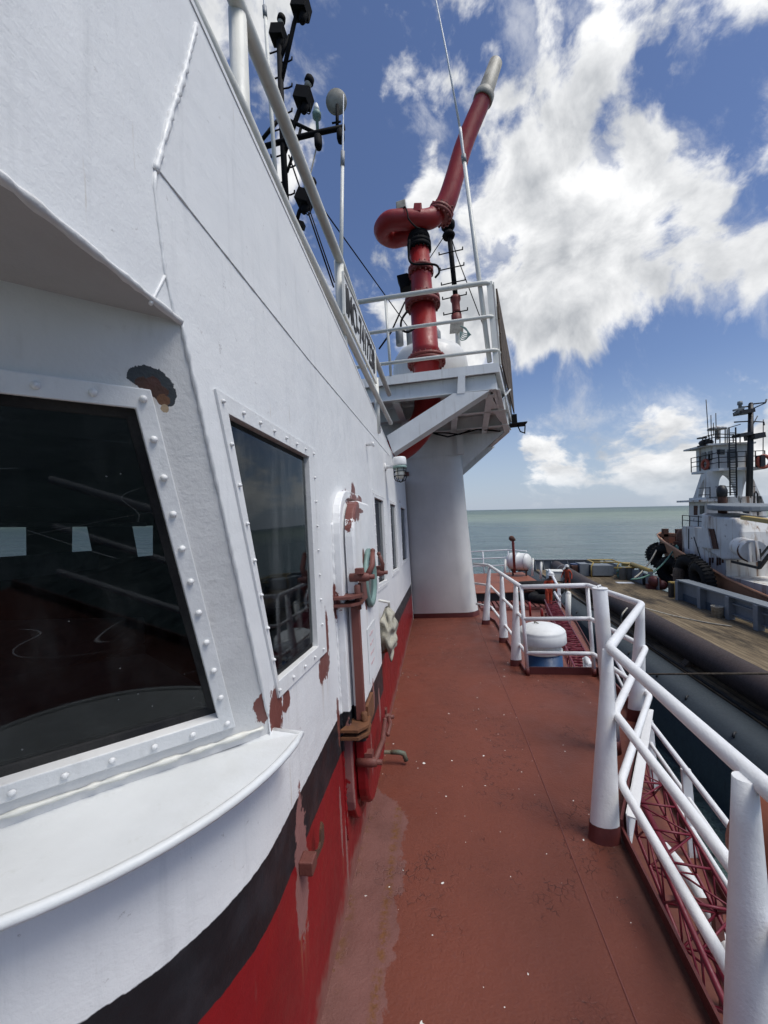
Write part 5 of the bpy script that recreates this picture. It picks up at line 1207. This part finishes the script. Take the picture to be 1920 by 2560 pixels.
wn = thing('winch', 'grey machine in a yellow tube frame at the far end of the barge', 'winch', tuple(W(1500, 1440, Z=BZ)), None, False)
c = W(1500, 1440, Z=BZ)
m = MB(); m.box((c.x - .8, c.y - .6, BZ + .1), (c.x + .9, c.y + .8, BZ + 1.0)); m.box((c.x - 1.7, c.y - .2, BZ), (c.x - .95, c.y + .8, BZ + 1.1)); m.build('machine_body', M['barge_grey'], wn, .04)
m = MB()
for x in (-.95, 1.1): m.tube([(c.x + x, c.y - .75, BZ), (c.x + x, c.y - .75, BZ + .95), (c.x + x + .25, c.y - .55, BZ + 1.25), (c.x + x + .25, c.y + .9, BZ + 1.3)], .06, 8)
m.tube([(c.x - .7, c.y - .55, BZ + 1.27), (c.x + 1.35, c.y - .55, BZ + 1.27), (c.x + 2.6, c.y - .9, BZ + 1.0)], .06, 8); m.tube([(c.x - .7, c.y + .9, BZ + 1.3), (c.x + 1.4, c.y + .9, BZ + 1.3)], .06, 8); m.build('tube_frame', M['yellow'], wn)
m = MB(); m.box((c.x - 2.3, c.y, BZ), (c.x - 1.75, c.y + .6, BZ + .9)); m.build('drum_housing', M['tug_rust'], wn, .05)
heap('rope_heap', tuple(W(1556, 1447, Z=BZ)), .45, .5, 1.1, 40, .06, 'rope_g', 'green mooring rope heaped by the yellow bollards', 11).matrix_world
ROOTS[-1] = (ROOTS[-1][0], ROOTS[-1][1], False)
bo = thing('bollard', 'pair of grey bollards with yellow crossbars on the barge edge', 'bollard', tuple(W(1570, 1450, Z=BZ)), None, False)
for px in (1557, 1574):
    c = W(px, 1449, Z=BZ); m = MB(); m.lathe([(.28, 0), (.28, .95), (.32, .97), (.32, 1.05), (.1, 1.08)], c, UZ, 18); m.build('drum_post', M['barge_grey'], bo)
c = W(1566, 1449, Z=BZ); m = MB()
for k in range(3): m.lathe([(.40, k * .13 + .9), (.44, k * .13 + .95), (.40, k * .13 + 1.0)], W(1568, 1444, Z=BZ) , UZ, 16)
m.tube([c + V((-1, -.2, 1.0)), c + V((1.0, -.3, 1.05))], .07, 8); m.build('crossbar', M['yellow'], bo)
fr = thing('fender_rack', 'grey posted rack topped by a worn yellow pipe at the barge edge', 'rack', tuple(W(1600, 1455, Z=BZ)), None, False)
pa, pb = W(1580, 1447, Z=BZ), W(1628, 1470, Z=BZ); m = MB(); m.tube([pa + UZ * 1.25, pb + UZ * 1.25], .15, 12); m.tube([pa + UZ * 1.22, pa + V((-.7, -.3, .6))], .12, 10); m.build('top_pipe', M['yellow'], fr)
for t in (.02, .5, .98):
    c = pa.lerp(pb, t); m = MB(); m.bar(c, c + UZ * 1.2, .26, .18, (0, 1, 0)); m.build('post', M['barge_grey'], fr)
m = MB()
for t in (.25, .75): c = pa.lerp(pb, t) + V((.25, .3, 0)); m.lathe([(.32, 0), (.34, .4), (.3, .8)], c, UZ, 14)
m.build('dark_fender', M['tyre'], fr)
m = MB(); c = W(1642, 1473, Z=BZ); m.box((c.x - .6, c.y, BZ), (c.x + .5, c.y + .3, BZ + .35)); m.ball(c + V((-.1, .1, .55)), .42, 12); m.ball(c + V((.35, .0, .3)), .35, 12); solo(m, 'mooring_buoy', M['toe'], 'dull red buoy lying against the barge edge by the yellow rack', 'buoy', None, False)
m = MB(); c = W(1692, 1494, Z=BZ); m.bar(c, c + UZ * 1.0, .35, .3, (0, 1, 0)); m.build
yb = thing('yellow_bollard', 'narrow yellow and black bollard at the end of the grey bulwark', 'bollard', tuple(c), None, False)
m = MB(); m.box((c.x - .18, c.y - .12, BZ), (c.x + .02, c.y + .12, BZ + .95)); m.build('front_plate', M['yellow'], yb); m = MB(); m.box((c.x - .4, c.y - .1, BZ), (c.x - .22, c.y + .2, BZ + .9)); m.box((c.x + .06, c.y - .1, BZ), (c.x + .3, c.y + .2, BZ + .9)); m.build('side_plate', M['hullblack'], yb); m = MB(); m.box((c.x - .4, c.y - .1, BZ + .95), (c.x + .3, c.y + .2, BZ + 1.02)); m.build('top_plate', M['yellow'], yb)
m = MB(); c = W(1794, 1543, Z=BZ); m.lathe([(.24, 0), (.27, .55), (.29, .56), (.29, .6), (.26, .6), (.22, .1)], c, UZ, 18); solo(m, 'bucket', M['rope_w'], 'pale plastic bucket standing under the grey bulwark', 'bucket', None, False)
m = MB(); c = W(1562, 1457, Z=BZ + .01); m.box((c.x - .6, c.y - .3, BZ + .004), (c.x + .6, c.y + .3, BZ + .03)); solo(m, 'loose_sheet', M['paper'], 'pale sheet lying flat on the barge timber', 'sheet', None, False)
def wrope(name, pts, r, mat, label, sag=0.0):
    P = [V(p) for p in pts]
    if sag: P = [P[0].lerp(P[1], t / 14) - UZ * sag * 4 * (t / 14) * (1 - t / 14) for t in range(15)]
    m = MB(); m.tube(P, r, 7, fit=False); return solo(m, name, M[mat], label, 'rope', None, False)
wrope('deck_rope', curve([W(1585, 1512, Z=BZ + .9), W(1640, 1528, Z=BZ + .3), W(1700, 1543, Z=BZ + .04), W(1770, 1557, Z=BZ + .04), W(1830, 1566, Z=BZ + .04)]), .035, 'rope_w', 'pale rope stretched across the timber deck behind the pipe')
wrope('mooring_line', [W(1440, 1686, Y=13.5), W(1990, 1684, Y=8.0)], .022, 'rope_d', 'thin dark mooring line crossing low over the blue barge side')
wrope('pipe_lashing', curve([W(1568, 1520, Z=-4.92), W(1556, 1535, Z=-5.1), W(1552, 1552, Z=-5.5), W(1560, 1562, Z=-5.9)]), .035, 'rope_w', 'pale rope lashed over the big pipe near the railing')

# ================================================================== the old tug beyond the barge
tg = thing('tugboat', 'old rust streaked white tug with orange hull and tall wheelhouse', 'tug', (20, 30, -8.2), None, False)
def station(y, xs, z_top, flare): return [(xs + flare, y, -8.6), (xs + flare * .55, y, -7.0), (xs + flare * .2, y, (z_top - 7) / 2), (xs, y, z_top)]
sta = [(41.0, 20.3, -2.55, .4, 38.6), (39.6, 19.35, -2.66, 1.0, 37.6), (37.6, 18.5, -2.80, 1.3, 36.0), (35.0, 17.7, -3.02, 1.4, 34.2), (31.5, 16.95, -3.45, 1.0, 31.2), (29.2, 16.75, -3.85, .6, 29.1), (27.6, 16.65, -4.15, .35, 27.6), (26.3, 16.6, -4.45, .2, 26.3), (24.6, 16.6, -4.72, .1, 24.6), (23.2, 16.6, -4.90, .05, 23.2), (20, 16.6, -5.1, .0, 20), (14, 16.8, -5.2, 0, 14), (8, 17.4, -5.1, 0, 8)]
def hullrow(mir):
    vs = []
    for y, x, zt, fl, yw in sta:
        for f in (0, .25, .5, .75, 1):       # from water to rail
            xx = x + fl * (1 - f) ** 1.3; yy = yw + (y - yw) * f; z = -8.6 + (zt + 8.6) * f
            vs.append(((40.6 - xx) if mir else xx, yy, z))
    return vs
m = MB(); N = 5; k = len(sta)
for mir in (0, 1): m.add(hullrow(mir), [(i * N + j, i * N + j + 1, (i + 1) * N + j + 1, (i + 1) * N + j) for i in range(k - 1) for j in range(N - 1)], True)
m.build('hull', M['tug_hull'], tg)
m = MB()
for mir in (0, 1): m.tube([((40.6 - x) if mir else x, y, zt) for y, x, zt, fl, yw in sta], .09, 8, fit=False)
m.build('bulwark_cap', M['tug_hull'], tg)
m = MB(); de = [(x + .1, y, zt - .85) for y, x, zt, fl, yw in sta]; ds = [(40.6 - x, y, z) for x, y, z in de]
m.add(de + ds, [(i, i + 1, k + i + 1, k + i) for i in range(k - 1)]); m.build('tug_deck', M['tug_rust'], tg)
for t in range(5):
    y = 30.2 - t * 1.6; m = MB(); i = 0
    zt = -3.65 - t * .3; xx = 16.74
    m.lathe([(.02, 0), (.40, .0), (.42, -.03), (.02, -.04)], (xx + .02, y, zt - .75), V((1, 0, 0)), 18); m.build('hull_roundel', M['tug_rust'], tg)
def tp_(px, py, X=None, Y=None): return W(px, py, X=X, Y=Y)
# lower superstructure: long white side, slightly inboard of the rail
HX = 17.9
def hx(px, py): return W(px, py, X=HX)
m = MB(); y1 = hx(1706, 1372).y; 
pts = [hx(1706, 1395), hx(1706, 1314), hx(1762, 1318), hx(1764, 1352), hx(1812, 1400), hx(1826, 1418), hx(1920, 1440), hx(1990, 1600), hx(1920, 1525), hx(1800, 1445)]
pts = [V((HX, y1, -4.2)), V((HX, y1, hx(1706, 1316).z)), V((HX, hx(1764, 1320).y, hx(1764, 1322).z)), V((HX, hx(1815, 1400).y, hx(1764, 1322).z - .15)), V((HX, hx(1815, 1400).y, hx(1815, 1440).z)), V((HX, 14, hx(1815, 1440).z)), V((HX, 14, -6)), V((HX, 26, -6))]
m.prism(pts, (4.8, 0, 0)); m.build('lower_house', M['tug_white'], tg)
# funnel-like casing side with sloped top that narrows aft
c0_, c1_ = hx(1766, 1290), hx(1855, 1300)
m = MB(); q = [hx(1766, 1282), hx(1790, 1290), hx(1852, 1295), hx(1868, 1330), hx(1878, 1400), hx(1820, 1400), hx(1765, 1370)]
m.prism([V((HX - .35, p.y, p.z)) for p in q], (2.6, 0, 0)); m.build('funnel_casing', M['tug_white'], tg, .15, None, 3)
m = MB(); a, b = hx(1768, 1276), hx(1850, 1294); ctr = (a + b) / 2
vs = [];
m.prism([V((HX - .5 + 1.5 + 1.65 * cos(2 * pi * i / 24), ctr.y + (a.y - b.y) * .56 * sin(2 * pi * i / 24), ctr.z + .25 + .12 * sin(2 * pi * i / 24))) for i in range(24)], (0, 0, .35)); m.build('funnel_top', M['barge_grey'], tg, .08)
m = MB(); c = W(1806, 1276, X=HX + .9); m.tube([c - UZ * .3, c + UZ * .95, c + V((0, .02, 1.05))], [.25, .25, .24], 16); m.build('exhaust_pipe', M['tug_rust'], tg)
m = MB(); m.tube([c + UZ * .95, c + V((0, .0, 1.35)), c + V((.0, .08, 1.55)), c + V((.0, .2, 1.64))], [.29, .31, .27, .14], 16); m.build('exhaust_cap', M['hullblack'], tg)
m = MB(); q = [hx(1790, 1322), hx(1801, 1322), hx(1813, 1372), hx(1800, 1372)]; m.prism([V((HX - .42, p.y, p.z)) for p in q], (.05, 0, 0)); m.build('louvre', M['tug_rust'], tg)
m = MB(); q = [hx(1763, 1320), hx(1789, 1320), hx(1799, 1371), hx(1763, 1366)]; m.prism([V((HX - .50, p.y, p.z)) for p in q], (.12, 0, 0)); m.build('side_plate', M['tug_wheel'], tg)
# bridge-deck house (middle storey) and the tall wheelhouse on arched legs, drawn on the plane Y = TY
TY = 31.5
def tw(px, py, dy=0.0): p = W(px, py, Y=TY); return V((p.x, p.y + dy, p.z))
def slab(mb_, pts, dep, dy=0.0): mb_.prism([tw(*p, dy) for p in pts], (0, dep, 0))
XT = tw(1768, 1220).x
def sidep(mb_, pts, th, x=None): mb_.prism([W(*p, X=x or XT) for p in pts], (th, 0, 0))
m = MB(); slab(m, [(1765, 1330), (1765, 1243), (1905, 1240), (1912, 1262), (1925, 1330)], 2.0); m.build('bridge_house', M['tug_white'], tg)
m = MB(); c = tw(1765, 1250); m.box((c.x - .55, TY - .3, c.z - .12), (c.x + 1.0, TY + 2.6, c.z + .02)); m.build('canopy_roof', M['tug_wheel'], tg)
for q in ([(1783, 1262), (1834, 1260), (1834, 1275), (1783, 1275)], [(1878, 1260), (1902, 1260), (1902, 1280), (1878, 1280)], [(1857, 1262), (1872, 1262), (1872, 1283), (1857, 1283)]):
    m = MB(); slab(m, q, .08, -.05); m.build('window', M['tug_glass'], tg)
XB = tw(1765, 1250).x
m = MB(); m.prism([W(*p, X=XB - .05) for p in ((1749, 1264), (1759, 1264), (1759, 1285), (1749, 1285))], (.08, 0, 0)); m.build('window', M['tug_glass'], tg)
m = MB(); m.prism([W(*p, X=XB - .04) for p in ((1734, 1264), (1743, 1264), (1743, 1288), (1734, 1288))], (.06, 0, 0)); m.build('rusty_door', M['tug_rust'], tg)
# tower: an arched plate towards the stern and one on each side
def plate(L, vec, mat, name):
    m = MB(); tr = tessellate_polygon([L]); N = len(L); vec = V(vec)
    m.add(L + [p + vec for p in L], [tuple(t) for t in tr] + [tuple(N + i for i in t[::-1]) for t in tr] + [(i, (i + 1) % N, N + (i + 1) % N, N + i) for i in range(N)]); m.build(name, mat, tg)
def bez(pts): return [(p.x, p.z) for p in curve([(a, 0, b) for a, b in pts], 4)]
arch = [(1768, 1258), (1768, 1176), (1875, 1174), (1884, 1198), (1910, 1258), (1893, 1258), (1880, 1222), (1868, 1192), (1860, 1215), (1852, 1258)] + bez([(1846, 1258), (1843, 1236), (1836, 1212), (1824, 1194), (1812, 1187), (1803, 1192), (1797, 1210), (1795, 1258)])
plate([tw(*p) for p in arch], (0, .3, 0), M['tug_wheel'], 'arched_leg_frame')
sidea = [(1768, 1258), (1768, 1182), (1752, 1186), (1736, 1238), (1728, 1258)] + bez([(1742, 1257), (1750, 1250), (1748, 1238), (1752, 1218), (1758, 1203), (1766, 1194)]) + [(1767.6, 1258)]
sidea = [(1768, 1182), (1752, 1186), (1736, 1236), (1727, 1258), (1742, 1257)] + bez([(1742, 1252), (1746, 1236), (1751, 1216), (1758, 1201), (1767, 1193)])
plate([W(*p, X=XT) for p in sidea], (.3, 0, 0), M['tug_wheel'], 'arched_leg_frame')
c = tw(1788, 1176); e = tw(1892, 1172); m = MB(); m.box((c.x - .2, TY - .75, c.z - .08), (e.x, TY + 2.4, c.z + .10)); m.build('walk_deck', M['tug_wheel'], tg)
c = tw(1783, 1176); e = tw(1871, 1110); m = MB(); m.box((c.x, TY, c.z), (e.x, TY + 1.9, e.z)); m.build('wheelhouse', M['tug_wheel'], tg)
XW = c.x
m = MB(); m.prism([(XW - .5, TY - .35, e.z - .02), (e.x + .25, TY - .35, e.z - .02), (e.x + .25, TY + 2.6, e.z - .02), (XW - .5, TY + 2.6, e.z - .02)], (0, 0, .12)); m.build('wheelhouse_roof', M['tug_wheel'], tg)
for q in ([(1753, 1132), (1764, 1130), (1764, 1152), (1753, 1154)], [(1769, 1129), (1779, 1127), (1779, 1150), (1769, 1152)]):
    m = MB(); m.prism([W(*p, X=XW - .05) for p in q], (.08, 0, 0)); m.build('window', M['tug_glass'], tg)
m = MB(); slab(m, [(1792, 1124), (1811, 1124), (1811, 1136), (1792, 1136)], .08, -.05); m.build('window', M['tug_glass'], tg)
m = MB(); slab(m, [(1818, 1124), (1837, 1122), (1837, 1148), (1818, 1150)], .08, -.04); m.build('grey_door', M['barge_grey'], tg)
def tl(mb_, pts, r, dy=-.75): mb_.tube([tw(*p, dy) for p in pts], r, 6, fit=False)
m = MB()
x0_, x1_, z0_ = tw(1788, 1176).x - .2, tw(1892, 1172).x, tw(1788, 1176).z + .1
for dz in (.4, .75, 1.1): m.tube([(x0_, TY + 2.4, z0_ + dz), (x0_, TY - .72, z0_ + dz), (x1_, TY - .72, z0_ + dz)], .03, 6, fit=False)
for k in range(4): m.tube([(x0_, TY + 2.4 - k * 1.04, z0_), (x0_, TY + 2.4 - k * 1.04, z0_ + 1.1)], .04, 6)
for k in range(6): xx = x0_ + (x1_ - x0_) * k / 5; m.tube([(xx, TY - .72, z0_), (xx, TY - .72, z0_ + 1.1)], .04, 6)
m.build('walk_railing', M['hullblack'], tg)
m = MB()
for o_ in (0, 8): tl(m, [(1752, 1094 + o_), (1784, 1086 + o_), (1808, 1087 + o_), (1845, 1086 + o_), (1868, 1082 + o_)], .035, -.2)
for x, y in ((1752, 1094), (1760, 1092), (1768, 1090), (1775, 1088), (1784, 1085), (1795, 1075), (1808, 1068), (1813, 1074), (1828, 1086), (1845, 1086), (1868, 1080)): tl(m, [(x, y), (x, 1112)], .04, -.2)
tl(m, [(1808, 1074), (1813, 1072), (1846, 1062)], .035, -.2); m.build('roof_railing', M['hullblack'], tg)
m = MB(); m.ball(tw(1772, 1105, .3), .45, 12, .6); m.bar(tw(1745, 1096), tw(1765, 1094), .3, .1); m.bar(tw(1745, 1116), tw(1765, 1112), .2, .1); m.build('roof_lamps', M['hullblack'], tg)
m = MB(); m.lathe([(.12, -.7), (.12, 0), (.55, .02), (.55, .12), (.4, .2)], tw(1792, 1075), UZ, 18); m.build('radome', M['tug_wheel'], tg)
m = MB(); m.tube([tw(1846, 1242, -1.0), tw(1849, 1130, -1.0), tw(1850, 1020, -1.0)], [.19, .17, .14], 14); m.ball(tw(1850, 1020, -1.0), .14, 8); m.build('mast_pole', M['hullblack'], tg)
m = MB(); tl(m, [(1824, 1027), (1850, 1025)], .05, -1); tl(m, [(1850, 1020), (1885, 1016), (1888, 1008)], .05, -1); tl(m, [(1856, 1030), (1885, 1017)], .04, -1); tl(m, [(1824, 1027), (1840, 1038)], .04, -1); tl(m, [(1810, 1063), (1850, 1061), (1881, 1063), (1882, 1071)], .045, -1); tl(m, [(1811, 1064), (1850, 1060)], .03, -1); m.bar(tw(1817, 1042, -1), tw(1850, 1037, -1), .8, .25); m.bar(tw(1846, 1100, -1), tw(1872, 1096, -1), 1.0, .35); m.bar(tw(1814, 1097, -1), tw(1846, 1092, -1), .8, .18); m.build('mast_platforms', M['hullblack'], tg)
m = MB(); m.bar(tw(1806, 1036, -1.1), tw(1830, 1030, -1.1), .2, .13); m.lathe([(.3, -.1), (.33, .06), (.1, .2)], tw(1824, 1040, -1), UZ, 14); m.lathe([(.10, -.3), (.10, 0), (.16, .02), (.14, .25)], tw(1824, 1022, -1), UZ, 10); m.build('radar_scanner', M['barge_grey'], tg)
m = MB()
for x in (1801, 1817): tl(m, [(x - 1, 1075), (x, 1130), (x + 2, 1240)], .05, -.9)
for k in range(26): tl(m, [(1800 + k * .1, 1088 + k * 6), (1816 + k * .1, 1088 + k * 6)], .025, -.9)
m.build('ladder', M['hullblack'], tg)
for (x0, y0, x1, y1) in ((1762, 1095, 1756, 1003), (1769, 1092, 1768, 1041), (1781, 1085, 1780, 1036), (1868, 1085, 1868, 1028), (1896, 1168, 1897, 1052), (1775, 1092, 1774, 1060), (1862, 1082, 1883, 1043)):
    m = MB(); tl(m, [(x0, y0), (x1, y1)], .03, -.4); m.build('whip_aerial', M['hullblack'], tg)
for px, py, r in ((1763, 1161, .42), (1883, 1158, .50)):
    m = MB(); m.torus(tw(px, py, -.95) if px > 1800 else W(px, py, X=x0_ - .08), V((0, 1, 0)) if px > 1800 else V((1, 0, 0)), r * .78, r * .24, 24, 8); m.build('lifebuoy', M['orange_ring'], tg)
m = MB(); m.bar(tw(1870, 1157, -.9), tw(1880, 1157, -.9), .5, .8); m.build('smoke_float', M['hullblack'], tg)
m = MB()
for a in ((1740, 1221, 1768, 1220), (1740, 1238, 1768, 1237), (1782, 1218, 1834, 1217), (1785, 1232, 1834, 1232), (1857, 1218, 1880, 1217)): tl(m, [(a[0], a[1]), (a[2], a[3])], .03, -.3)
for x in (1768, 1789, 1833, 1868): tl(m, [(x, 1218), (x, 1245)], .035, -.3)
tl(m, [(1871, 1265), (1872, 1236), (1876, 1229), (1880, 1236), (1881, 1290)], .05, -.5); m.build('upper_rails', M['hullblack'], tg)
m = MB(); m.tube([hx(1706, 1288), hx(1767, 1294)], .03, 6); m.tube([hx(1706, 1300), hx(1767, 1305)], .03, 6)
for x in (1706, 1724, 1746): m.tube([hx(x, 1289), hx(x, 1316)], .035, 6)
m.build('side_rails', M['hullblack'], tg)
m = MB(); m.tube([hx(1815, 1372), hx(1842, 1374), hx(1845, 1406)], .035, 6); m.tube([hx(1822, 1390), hx(1843, 1392)], .03, 6); m.build('stair_rail', M['hullblack'], tg)
m = MB()
m.tube([hx(1735, 1342), hx(1752, 1396)], .045, 6); m.tube([hx(1722, 1322), hx(1722, 1372)], .05, 6); m.build('davit_bar', M['hullblack'], tg)
m = MB(); m.box((17.3, y1 - 1.5, -1.35), (20, y1 + 3.2, -1.25)); m.build('fore_deck_plate', M['tug_wheel'], tg)
m = MB(); m.lathe([(.5, -.9), (.55, -.8), (.62, .7), (.62, .75)], W(1868, 1372, X=HX - .6), V((-.2, -1, -.1)), 18); m.build('white_drum', M['tug_wheel'], tg)
m = MB(); m.torus(W(1876, 1378, X=HX - .7), V((-.2, -1, 0)), .5, .13, 20, 8); m.bar(W(1870, 1352, X=HX - .9), W(1876, 1405, X=HX - .9), .16, .16); m.build('winch_rim', M['tug_rust'], tg)
m = MB(); m.bar(W(1872, 1354, X=HX - 1), W(1876, 1405, X=HX - 1), .13, .13); m.bar(W(1889, 1354, X=HX - 1), W(1896, 1402, X=HX - 1), .13, .13); m.bar(W(1870, 1353, X=HX - 1), W(1890, 1353, X=HX - 1), .1, .1); m.build('white_frame', M['tug_wheel'], tg)
m = MB(); m.bar(W(1898, 1420, X=HX - .8), W(1925, 1385, X=HX - .8), .14, .14); m.bar(W(1898, 1395, X=HX - .8), W(1925, 1362, X=HX - .8), .08, .08); m.bar(W(1898, 1420, X=HX - .8), W(1830, 1404, X=HX - .2), .12, .14); m.bar(W(1898, 1372, X=HX - .8), W(1899, 1420, X=HX - .8), .1, .1); m.build('stair_frame', M['hullblack'], tg)
m = MB(); m.bar(W(1860, 1294, X=HX), W(1960, 1308, X=HX - 2), .35, .22); m.build('cargo_boom', M['yellow'], tg)
m = MB(); m.box((HX + .2, 17, -3.4), (HX + 4, 23.5, -2.2)); m.box((HX + .4, 20, -2.2), (HX + 3, 22.5, -1.5)); m.build('aft_house', M['tug_white'], tg)
m = MB()
for px in (1775, 1782, 1794, 1800, 1807): m.tube([W(px, 1394, X=HX - .02), W(px, 1410 + random.uniform(-4, 4), X=HX - .02)], .07, 6)
m.build('side_ports', M['tug_rust'], tg)
# bow fittings and fenders
m = MB(); m.box((19.3, 38.5, -3.4), (19.75, 38.85, -2.05)); m.box((20.4, 38.5, -3.4), (20.85, 38.85, -2.1)); m.box((19.0, 38.5, -2.8), (21.2, 38.8, -2.5)); m.build('bitts', M['tug_rust'], tg, .03)
m = MB(); m.lathe([(.5, -1.1), (.8, -1.0), (.8, -.9), (.4, -.85), (.4, .85), (.8, .9), (.8, 1.0), (.5, 1.1)], (20.2, 35.6, -2.7), V((1, 0, 0)), 18); m.box((18.9, 35.0, -3.9), (21.4, 36.2, -3.0)); m.build('anchor_windlass', M['tug_rust'], tg)
def tyre(c, ax, Rr, r, label):
    m = MB(); m.torus(c, ax, Rr, r, 32, 12)
    ax = V(ax).normalized(); u = ax.cross(UZ).normalized(); w = ax.cross(u)
    for k in range(28):
        a = 2 * pi * k / 28; d = u * cos(a) + w * sin(a); m.bar(V(c) + d * (Rr + r * .95) - ax * r * .75, V(c) + d * (Rr + r * .95) + ax * r * .75, .10, .09, d)
    solo(m, 'tyre_fender', M['tyre'], label, 'tyre fender', 'tyre fenders on the tug bow', False)
def ty(px, py, X): return W(px, py, X=X)
tyre(ty(1668, 1396, 18.3), (.75, .55, .1), .85, .42, 'black tyre fender hanging highest on the tug bow')
tyre(ty(1652, 1388, 19.0), (.6, .7, .1), .75, .40, 'black tyre fender wrapped round the stem of the tug')
tyre(ty(1682, 1430, 17.7), (.85, .4, .1), .85, .42, 'black tyre fender low on the bow just above the barge edge')
tyre(ty(1727, 1432, 16.3), (1, .15, .1), .85, .40, 'large black tyre fender standing between tug and grey bulwark')
tyre(ty(1755, 1446, 16.1), (1, -.1, .15), .75, .36, 'smaller black tyre fender nearest to the grey bulwark')
m = MB(); m.lathe([(.30, -2.0), (.33, -.5), (.34, .4), (.28, .6), (.05, .65)], ty(1697, 1442, 15.9), UZ, 16); solo(m, 'timber_pile', M['old_wood'], 'weathered round pile top between barge and tug bow', 'pile', None, False)
wrope('mooring_rope', [ty(1654, 1346, 18.9), W(1585, 1445, Z=BZ + .9)], .06, 'rope_w', 'pale mooring rope from the tug stem down to the barge', .5)
wrope('mooring_rope', [ty(1692, 1363, 18.0), W(1578, 1448, Z=BZ + .9)], .06, 'rope_g', 'grey green mooring rope from the tug bow to the barge', .7)
m = MB(); m.tube([ty(1690, 1365, 17.7), ty(1680, 1410, 17.5)], .08, 6); m.tube([ty(1694, 1366, 17.6), ty(1695, 1400, 17.4)], .09, 6); solo(m, 'hanging_rope', M['rope_g'], 'green rope ends dangling over the tug bow', 'rope', None, False)

# ================================================================== sea
SEAZ = -8.2
mb = MB(); mb.add([(-14000, -9000, 0), (14000, -9000, 0), (14000, 20000, 0), (-14000, 20000, 0)], [(0, 1, 2, 3)])
sea = mb.build('sea', sea_mat(), None, 0, False); sea['kind'] = 'structure'
ROOTS[-1] = (sea, (0, 0, SEAZ), False)
for v, co in zip(sea.data.vertices, ((-14000, -9000), (14000, -9000), (14000, 20000), (-14000, 20000))): v.co = (co[0], co[1], 0)
finish()
